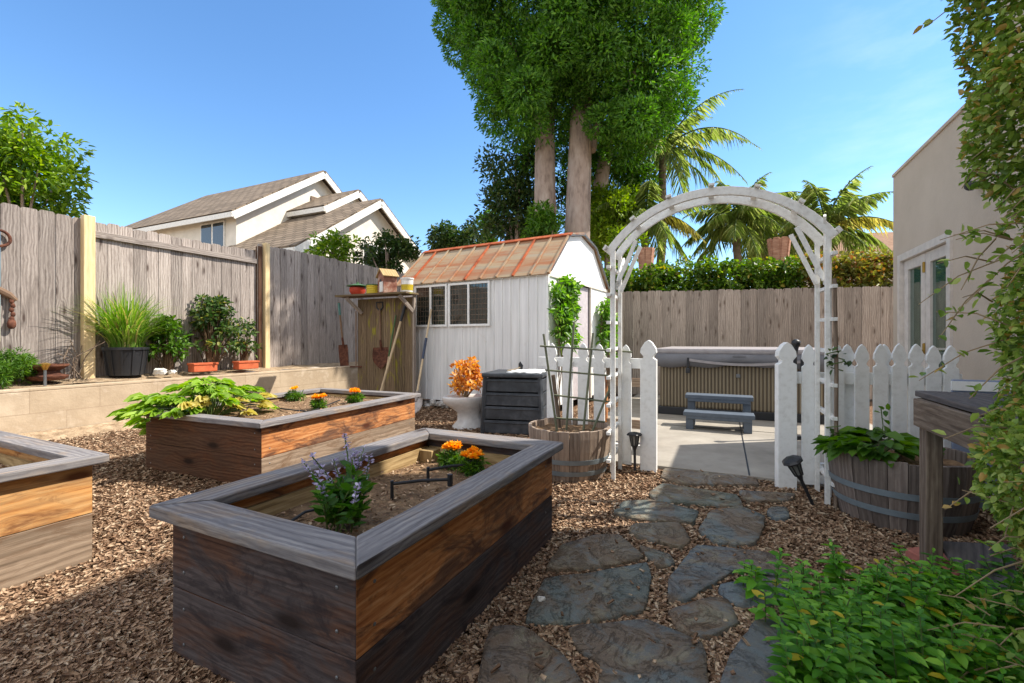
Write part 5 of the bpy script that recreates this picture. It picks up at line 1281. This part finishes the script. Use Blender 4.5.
# palms
def palm(label, base, top, fr_len, nfr, seed, mat, lo=-.5, hi=1.2, trunk_r=.13, lw=.024, ll=.48, azs=None):
    base, top = Vector(base), Vector(top); t = thing('palm_tree', label, 'palm', base, 0, 'palms behind the back fence'); rnd = random.Random(seed); tp_ = top - base
    m = MB(); k = 12; m.tube([tp_ * (i / k) + Vector((.04 * math.sin(i), 0, 0)) for i in range(k + 1)], [trunk_r * (1.1 - .35 * i / k) for i in range(k + 1)], 10); m.build('trunk', M['palmbark'], t, smooth=True)
    for i in range(nfr):
        az = i * 2.39996 + rnd.uniform(-.2, .2); el = lo + (hi - lo) * ((i + .5) / nfr) ** .9; L = fr_len * rnd.uniform(.85, 1.1)
        d = Vector((math.cos(az) * math.cos(el), math.sin(az) * math.cos(el), math.sin(el))); hz = Vector((math.cos(az), math.sin(az), 0))
        pts = []; p_ = tp_.copy(); cur = d.copy()
        for s_ in range(13): pts.append(p_.copy()); p_ += cur * (L / 12); cur = (cur + Vector((0, 0, -.125)) + hz * .02).normalized()
        Pn = []; D = []; Ls = []
        for s_ in range(44):
            f = .12 + .88 * s_ / 43; q = f * 12; i0 = min(11, int(q)); pt = pts[i0].lerp(pts[i0 + 1], q - i0); tang = (pts[i0 + 1] - pts[i0]).normalized(); sd_ = tang.cross(ZUP).normalized()
            for sg in (-1, 1):
                Pn.append(pt); D.append(sd_ * sg * .8 + tang * (.55 + .3 * f) + Vector((rnd.gauss(0, .18), rnd.gauss(0, .18), -.35 + rnd.uniform(-.35, .35)))); Ls.append(ll * (math.sin(min(1, f * 1.05 + .12) * math.pi) ** .6 * .85 + .15) * rnd.uniform(.85, 1.1))
        fo = leaves('frond', mat if rnd.random() < .86 else M['lf_palmy'], np.array([tuple(x) for x in Pn]), np.array([tuple(x) for x in D]), np.array(Ls), lw, t, fold=.05, droop=.6)
        mr_ = MB(); mr_.tube(pts, [.028 * (1 - i_ / 14) + .004 for i_ in range(13)], 5); mr_.build('rachis', M['gstem'], fo)
def pt0(px, d): v = P(px, 340, d); return (v.x, v.y, 0)
palm('tall palm with drooping fronds directly right of the big tree', pt0(658, 15), P(664, 150, 15), 3.0, 22, 1, M['lf_palm'], -.5, 1.2, .15)
palm('thin palm trunk with low yellowish fronds left of the arch top', pt0(640, 13.4), P(646, 215, 13.4), 2.1, 16, 2, M['lf_palm'], -.5, .9, .12)
palm('palm with full crown seen through the middle of the arch', pt0(738, 14), P(737, 222, 14), 2.0, 24, 3, M['lf_palm'], -.6, 1.25, .13)
palm('bushy palm behind the right shoulder of the arch', pt0(828, 13.5), P(826, 228, 13.5), 2.2, 24, 4, M['lf_palm'], -.5, 1.35, .13)
palm('smaller palm crown between the arch palms', pt0(786, 15.5), P(784, 222, 15.5), 2.0, 18, 5, M['lf_palm'], -.5, 1.1, .12)
for px, y0, y1, wpx, lb in ((646, 262, 250, 13, 'pinkish cut palm trunk left inside the arch'), (779, 262, 240, 17, 'thicker pinkish cut palm trunk right inside the arch')):
    c = P(px, 340, 10.6); zt = P(px, y1, 10.6).z; r_ = wpx / 2 * 10.6 / F
    t = thing('palm_stump', lb, 'tree stump', (c.x, c.y, 0), 0, 'cut palm trunks behind the hedge'); m = MB(); m.lathe([(r_ * .8, 0), (r_ * .82, zt * .8), (r_ * 1.05, zt - .12), (r_ * 1.12, zt), (r_ * .7, zt + .02)], 14); m.build('trunk', M['palmcut'], t, smooth=True)
    m = MB()
    for k in range(8):
        a = k * .785; m.bar((math.cos(a) * r_ * .85, math.sin(a) * r_ * .85, zt - .5), (math.cos(a) * r_ * 1.15, math.sin(a) * r_ * 1.15, zt + .03), .12, .03, (math.cos(a), math.sin(a), 0))
    m.build('boot', M['palmcut'], t)
# clipped hedge behind the back fence
def hedge(label, x0, x1, mat, seed, ztop):
    p0 = bf0 + bd.normalized() * x0; t = thing('clipped_hedge', label, 'hedge', (p0.x, p0.y, 0), byaw, 'hedge along the back fence'); n = int((x1 - x0) * 85); g = np.random.default_rng(seed)
    c = np.stack([g.random(n) * (x1 - x0), 
                  .32 + g.random(n) * .6, np.where(g.random(n) < .3, .3 + g.random(n) * 1.2, 1.5 + g.random(n) ** .75 * (ztop - 1.62))], 1); r_ = .12 + .12 * g.random(n)
    bushy('foliage', mat, c, r_, 80, .085, .05, t, fill=.3, rnd=.9); m = MB()
    for i in range(int((x1 - x0) / .5)): m.tube([(i * .5 + .2, .7, 0), (i * .5 + .25, .72, 1.8)], .03, 6)
    m.build('stems', M['stem'], t)
hedge('long clipped green hedge topping the back fence, from the shed to the right arch leg', .2, 4.0, M['lf_hedge'], 1, 2.72)
hedge('bronze tinged end of the clipped hedge between the arch and the beige house', 4.05, 7.2, M['lf_brown'], 2, 2.80)
# ------------------------------------------------------------------ creeper covered wall at the right edge
cr = thing('creeper_screen', 'tall mass of small leaved creeper filling the right edge of the photo', 'creeper', (1.31, 1.0, 0))
n = 115000; g = np.random.default_rng(9)
Y = g.random(n) * 1.10 - .65; Z = g.random(n) * 3.3
edge = .055 * np.sin(Z * 5 + 1) + .04 * np.sin(Z * 13 + Y * 6) + .03 * np.sin(Y * 19)
slant = .03 + .17 * (1 - Z / 2.1)
X = edge + slant + (g.random(n) ** 2.2) * .55
endf = .02 * np.sin(Z * 17) + .03 * np.sin(Z * 7 + 2)
Y = np.where(Y > .36 + endf, .36 + endf - g.random(n) * .1, Y)
D = np.stack([-np.ones(n) * .5, g.normal(size=n) * .8 + .1, g.normal(size=n) * .8 - .1], 1)
k = .6 + .8 * g.random(n)
leaves('foliage', M['lf_ivy'], np.stack([X, Y, Z], 1), D, .0215 * k, .014 * k, cr, fold=.15, droop=.12)
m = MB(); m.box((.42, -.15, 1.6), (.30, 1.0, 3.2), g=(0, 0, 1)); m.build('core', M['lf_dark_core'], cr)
m = MB(); rnd = random.Random(14); Pn = []; D = []
for i in range(150):
    z = rnd.uniform(.1, 3.0); y = rnd.uniform(-.1, .38); p0 = Vector((.12, y, z)); d = Vector((-rnd.uniform(.4, 1), rnd.uniform(-.3, .8), rnd.uniform(-.9, .6))).normalized(); L = rnd.uniform(.08, .24 if z < 1.5 else .15)
    pts = [p0, p0 + d * L * .5 + Vector((0, 0, .015)), p0 + d * L + Vector((0, 0, -.01))]; m.tube(pts, [.0026, .002, .0012], 4)
    for q in range(rnd.randint(3, 8)):
        f = rnd.uniform(.35, 1.05); Pn.append(tuple(p0 + d * L * f)); D.append((rnd.gauss(0, 1), rnd.gauss(0, 1), rnd.gauss(0, .8)))
m.build('twigs', M['twig'], cr)['kind'] = 'stuff'; n = len(Pn); leaves('shoot_leaves', M['lf_ivy'], np.array(Pn), np.array(D), .022 + .014 * RNG.random(n), .015 + .006 * RNG.random(n), cr, droop=.1)

# ------------------------------------------------------------------ potting bench at the right
bq = G(931, 575, 0); bench = thing('potting_bench', 'old grey wooden potting bench half hidden by the creeper', 'bench', bq, YAW)
BL, BW = 1.05, .52; BHt = .85
for x, y in ((0, 0), (BW - .06, 0), (0, -BL + .1), (BW - .06, -BL + .1)):
    m = MB(); m.box((x, y, BHt / 2 - .03), (.062, .085, BHt - .06), g=(0, 0, 1)); m.build('leg', M['bench'], bench, bevel=.005)
m = MB(); m.box((-.036, -BL / 2 + .05, BHt - .095), (.03, BL, .13)); m.build('apron', M['bench'], bench, bevel=.004)
m = MB(); m.box((BW / 2 - .03, .058, BHt - .095), (BW, .03, .13)); m.build('apron', M['bench'], bench, bevel=.004)
for i in range(4):
    m = MB(); m.box((-.03 + BW * (i + .5) / 4, -BL / 2 + .06, BHt - .012), (BW / 4 - .006, BL + .10, .028)); m.build('top_plank', M['bench_top'], bench, bevel=.004)
o_ = MB(); o_.prism([G(936, 545, .13), G(1010, 549, .13), G(1032, 640, .05), G(982, 598, .05)], (0, 0, .022)); o_ = o_.build('slate_slab', M['bench_top'], None, bevel=.003); tag(o_, 'dark flat slab lying tilted beside the potting bench leg', 'slab')
o_ = MB(); o_.prism([G(905, 557, 0.02), G(935, 553, 0.02), G(985, 578, .02), G(955, 586, .02)], (0, 0, .045)); o_ = o_.build('brick_paver', M['brick'], None, bevel=.006); tag(o_, 'dusty red brick under the potting bench leg', 'brick')
t = thing('blue_panel', 'small grey blue board standing between the bench and the beige house', 'board', P(966, 420, 2.98), YAW); t.location.z = 0
m = MB(); m.box((.10, 0, .42), (.34, .03, .84), g=(0, 0, 1)); m.build('panel', M['slate_blue'], t, bevel=.004); 
for z in (.80, .12):
    m = MB(); m.box((.10, -.02, z), (.36, .02, .06)); m.build('batten', M['white'], t)

# ------------------------------------------------------------------ flagstones
STN = [
 ('long thin dark flagstone at the edge of the concrete patio', [(664, 471), (756, 479), (759, 488), (680, 487), (660, 480)]),
 ('wide grey flagstone, second row from the patio', [(662, 486), (738, 498), (745, 511), (702, 508), (655, 505), (648, 496)]),
 ('narrow flagstone left of the tilted solar light', [(738, 494), (796, 497), (792, 504), (760, 505), (744, 502)]),
 ('sunlit pale edged flagstone at the left of the path', [(622, 505), (650, 503), (700, 515), (692, 527), (640, 524), (612, 517)]),
 ('large brownish flagstone in the middle of the path', [(711, 514), (742, 510), (766, 520), (762, 536), (754, 549), (718, 548), (697, 534)]),
 ('small bluish flagstone close to the tilted solar light', [(770, 511), (787, 511), (791, 522), (774, 523), (766, 516)]),
 ('flagstone of medium size left of the large brownish one', [(633, 528), (680, 527), (692, 545), (680, 553), (641, 542), (628, 535)]),
 ('green tinged flagstone next to the near planter', [(562, 549), (597, 539), (621, 539), (645, 562), (595, 574), (544, 574)]),
 ('small tan flagstone wedged in the centre of the path', [(638, 549), (672, 559), (676, 568), (661, 573), (648, 563)]),
 ('largest mossy brown flagstone beside the near planter', [(543, 584), (594, 578), (648, 567), (652, 583), (645, 617), (580, 629), (524, 629)]),
 ('wide brown flagstone with a pale rim on the right of the path', [(696, 549), (770, 557), (791, 575), (782, 583), (735, 575), (688, 605), (668, 607), (668, 583), (684, 563)]),
 ('flagstone partly overgrown by the mint on the right', [(719, 590), (762, 583), (793, 585), (784, 609), (739, 612), (720, 600)]),
 ('blue grey flagstone in the lower middle of the path', [(666, 616), (711, 602), (729, 604), (741, 629), (711, 643), (680, 641)]),
 ('bluish flagstone at the lower left corner of the path', [(492, 632), (524, 632), (563, 660), (590, 700), (476, 700), (484, 650)]),
 ('large pale grey flagstone at the bottom edge of the path', [(567, 633), (649, 625), (704, 649), (712, 700), (596, 700), (602, 670), (578, 657)]),
 ('dark flagstone under the mint at the bottom edge', [(754, 626), (800, 622), (790, 700), (716, 700), (734, 657)]),
]
SPOLY = []
for i, (lb, poly) in enumerate(STN):
    pts = [G(x, y, 0) for x, y in poly]; SPOLY.append([(p.x, p.y) for p in pts]); c = sum(pts, Vector()) / len(pts); rnd = random.Random(i)
    fine = []
    for a, b in zip(pts, pts[1:] + pts[:1]):
        k = max(2, int((b - a).length / .045))
        for j in range(k):
            q = a.lerp(b, j / k); 
            if j: q += Vector((rnd.uniform(-1, 1), rnd.uniform(-1, 1), 0)) * .007
            fine.append(q)
    # round the corners a little
    sm = [(fine[j - 1] + fine[j] * 6 + fine[(j + 1) % len(fine)]) / 8 for j in range(len(fine))]
    nn = len(sm); hgt = .028 + rnd.uniform(-.004, .006); rings = [(1.02, -.04), (1.0, hgt - .006), (.985, hgt), (.72, hgt + .002), (.4, hgt + .001), (.12, hgt + .002)]; vs = []
    for sc_, z in rings:
        for q in sm: v = (q - c) * sc_; vs.append((v.x, v.y, z + (rnd.uniform(-.0022, .0022) if sc_ < .97 else 0)))
    fs = [(r * nn + j, r * nn + (j + 1) % nn, (r + 1) * nn + (j + 1) % nn, (r + 1) * nn + j) for r in range(len(rings) - 1) for j in range(nn)]; fs.append(tuple((len(rings) - 1) * nn + j for j in range(nn)))
    m = MB(); m.add(vs, fs, (1, 0, 0)); o_ = m.build('flagstone', M['stone'], None, smooth='all'); o_.location = (c.x, c.y, 0); tag(o_, lb, 'flagstone', 'flagstones of the garden path')

# ------------------------------------------------------------------ bark chips
def inside(poly, x, y):
    r = np.zeros(len(x), bool); n = len(poly)
    for i in range(n):
        (x0, y0), (x1, y1) = poly[i], poly[(i + 1) % n]
        c = ((y0 > y) != (y1 > y)); xi = (x1 - x0) * (y - y0) / ((y1 - y0) if y1 != y0 else 1e-9) + x0; r ^= c & (x < xi)
    return r
def chips():
    g = np.random.default_rng(2); N = 170000; d = np.exp(g.uniform(math.log(1.1), math.log(8.6), N)); px = g.uniform(-60, 1090, N); x = (px - 512) * d / F; y = d
    keep = np.ones(N, bool)
    def box(c, ya, w_, l_, pad):
        A_ = (math.sin(ya), math.cos(ya)); B_ = (math.cos(ya), -math.sin(ya)); u = (x - c.x) * B_[0] + (y - c.y) * B_[1]; v = (x - c.x) * A_[0] + (y - c.y) * A_[1]; return (abs(u) < w_ / 2 - pad) & (abs(v) < l_ / 2 - pad)
    for c, ya, w_, l_ in ((p1c, y26, PW, PL), (p2c, y23, P2W, P2L), (p3c, y26, P3W, P3L)): keep &= ~box(c, ya, w_, l_, .05)
    a = x * A.x + y * A.y; b = x * B.x + y * B.y
    keep &= ~((a > 4.03 + g.normal(size=N) * .05) & (b > -1.57) & (b < 1.7)); keep &= b < 1.68
    keep &= ~((x - bc1.x) ** 2 + (y - bc1.y) ** 2 < .28 ** 2); keep &= ~((x - bc2.x) ** 2 + (y - bc2.y) ** 2 < .32 ** 2)
    wb_ = (x - W0.x) * B.x + (y - W0.y) * B.y; keep &= wb_ > .18 + .15 * g.random(N)
    su = (x - .5) * math.cos(SY) - (y - 6.4) * math.sin(SY); sv_ = (x - .5) * math.sin(SY) + (y - 6.4) * math.cos(SY); keep &= ~((sv_ > .0) & (su < .05))
    for pl in SPOLY:
        ins = inside(pl, x, y); keep &= ~(ins & (g.random(N) > .005))
    x, y, d = x[keep], y[keep], d[keep]; n = len(x)
    L = (.010 + .034 * g.random(n) ** 1.7) * (.75 + .1 * d); W_ = (.008 + .010 * g.random(n)) * (.75 + .1 * d); T_ = .003 + .004 * g.random(n)
    az = g.uniform(0, 6.283, n); tilt = g.normal(size=n) * .28; roll = g.normal(size=n) * .35
    u = np.stack([np.cos(az) * np.cos(tilt), np.sin(az) * np.cos(tilt), np.sin(tilt)], 1); ref = np.stack([np.sin(roll) * np.cos(az + 1.57), np.sin(roll) * np.sin(az + 1.57), np.cos(roll)], 1)
    s_ = unit(np.cross(ref, u)); w_ = np.cross(u, s_); ondeck = np.zeros(n)
    for pl in SPOLY: ondeck += inside(pl, x, y) * .032
    z = .002 + g.random(n) * .016 + ondeck; c = np.stack([x, y, z], 1)
    tap = .35 + .6 * g.random(n)
    V = np.empty((n, 8, 3)); k = 0
    for e, (iu, is_) in enumerate(((-1, -1), (-1, 1), (1, 1), (1, -1))):
        ws = W_ * (tap if iu > 0 else 1)
        for h_ in (0, 1): V[:, e * 2 + h_] = c + u * (iu * L / 2)[:, None] + s_ * (is_ * ws / 2)[:, None] + w_ * ((h_ - .5) * T_)[:, None]
    q = np.array([[1, 3, 5, 7][::-1], [0, 1, 3, 2][::-1], [2, 3, 5, 4][::-1], [4, 5, 7, 6][::-1], [6, 7, 1, 0][::-1]])
    Fc = ((np.arange(n) * 8)[:, None, None] + q[None]).reshape(-1).astype(np.int32); me = bpy.data.meshes.new('bark_chips'); me.vertices.add(n * 8); me.vertices.foreach_set('co', V.reshape(-1).astype(np.float32)); nf = n * 5
    me.loops.add(nf * 4); me.loops.foreach_set('vertex_index', Fc); me.polygons.add(nf); me.polygons.foreach_set('loop_start', np.arange(0, nf * 4, 4, dtype=np.int32)); me.update(calc_edges=True); me.materials.append(M['chip'])
    o = bpy.data.objects.new('bark_chips', me); COL.objects.link(o); tag(o, 'tan bark mulch chips covering the garden ground', None, None, 'stuff')
chips()

# ------------------------------------------------------------------ mint ground cover, lower right
def mint():
    g = np.random.default_rng(4); rnd = random.Random(4); m = MB(); Pn = []; D = []; Ls = []; Up = []
    k = 0
    while k < 480:
        x = g.uniform(.70, 2.4); y = g.uniform(1.02, 1.98)
        px = 512 + F * x / y; lim = 735 + 50 * (1.9 - y) * -0 + (20 if y > 1.75 else 0)
        if x < .49 + .27 * y + .05 * math.sin(y * 9): continue
        if y > 1.72 + .18 * math.sin(x * 5) and rnd.random() < .75: continue
        k += 1; h = g.uniform(.11, .27) * (1.0 if y > 1.3 else .8); lean = Vector((g.normal() * .25, g.normal() * .25, 1)).normalized(); p0 = Vector((x, y, 0)); p1 = p0 + lean * h
        m.tube([p0, p1], [.0028, .0018], 4); np_ = int(h / .022); a = g.uniform(0, 6.28)
        for j in range(np_):
            f = .25 + .78 * (j + 1) / np_; a += 1.57; L = .062 * (1 - .45 * max(0, f - .7) / .3) * g.uniform(.75, 1.2)
            for sg in (0, math.pi):
                Pn.append(tuple(p0.lerp(p1, f))); D.append((math.cos(a + sg), math.sin(a + sg), .35 * (f - .3) + g.normal() * .15)); Ls.append(L)
    m.build('mint_stems', M['gstem'], None); o1 = bpy.data.objects['mint_stems']; n = len(Pn)
    o = leaves('mint_plants', M['lf_mint'], np.array(Pn), np.array(D), np.array(Ls), np.array(Ls) * .52, None, fold=.14, droop=.12, up=np.repeat([[0, 0, 1.0]], n, 0) + g.normal(size=(n, 3)) * .25)
    tag(o, 'fresh green mint like ground cover at the lower right', None, None, 'stuff'); o1.parent = o
mint()
# a couple of white pebbles on the mulch
for px, py, lb in ((240, 668, 'white pebble on the shaded mulch at the foot of the near planter'), (541, 608, 'pale pebble on the largest mossy flagstone')):
    o_ = MB().blob((0, 0, .008), (.018, .012, .01), px, .2, 6).build('pebble', M['rock'], None); p = G(px, py, 0); o_.location = (p.x, p.y, .03 if px > 300 else .012); tag(o_, lb, 'pebble')
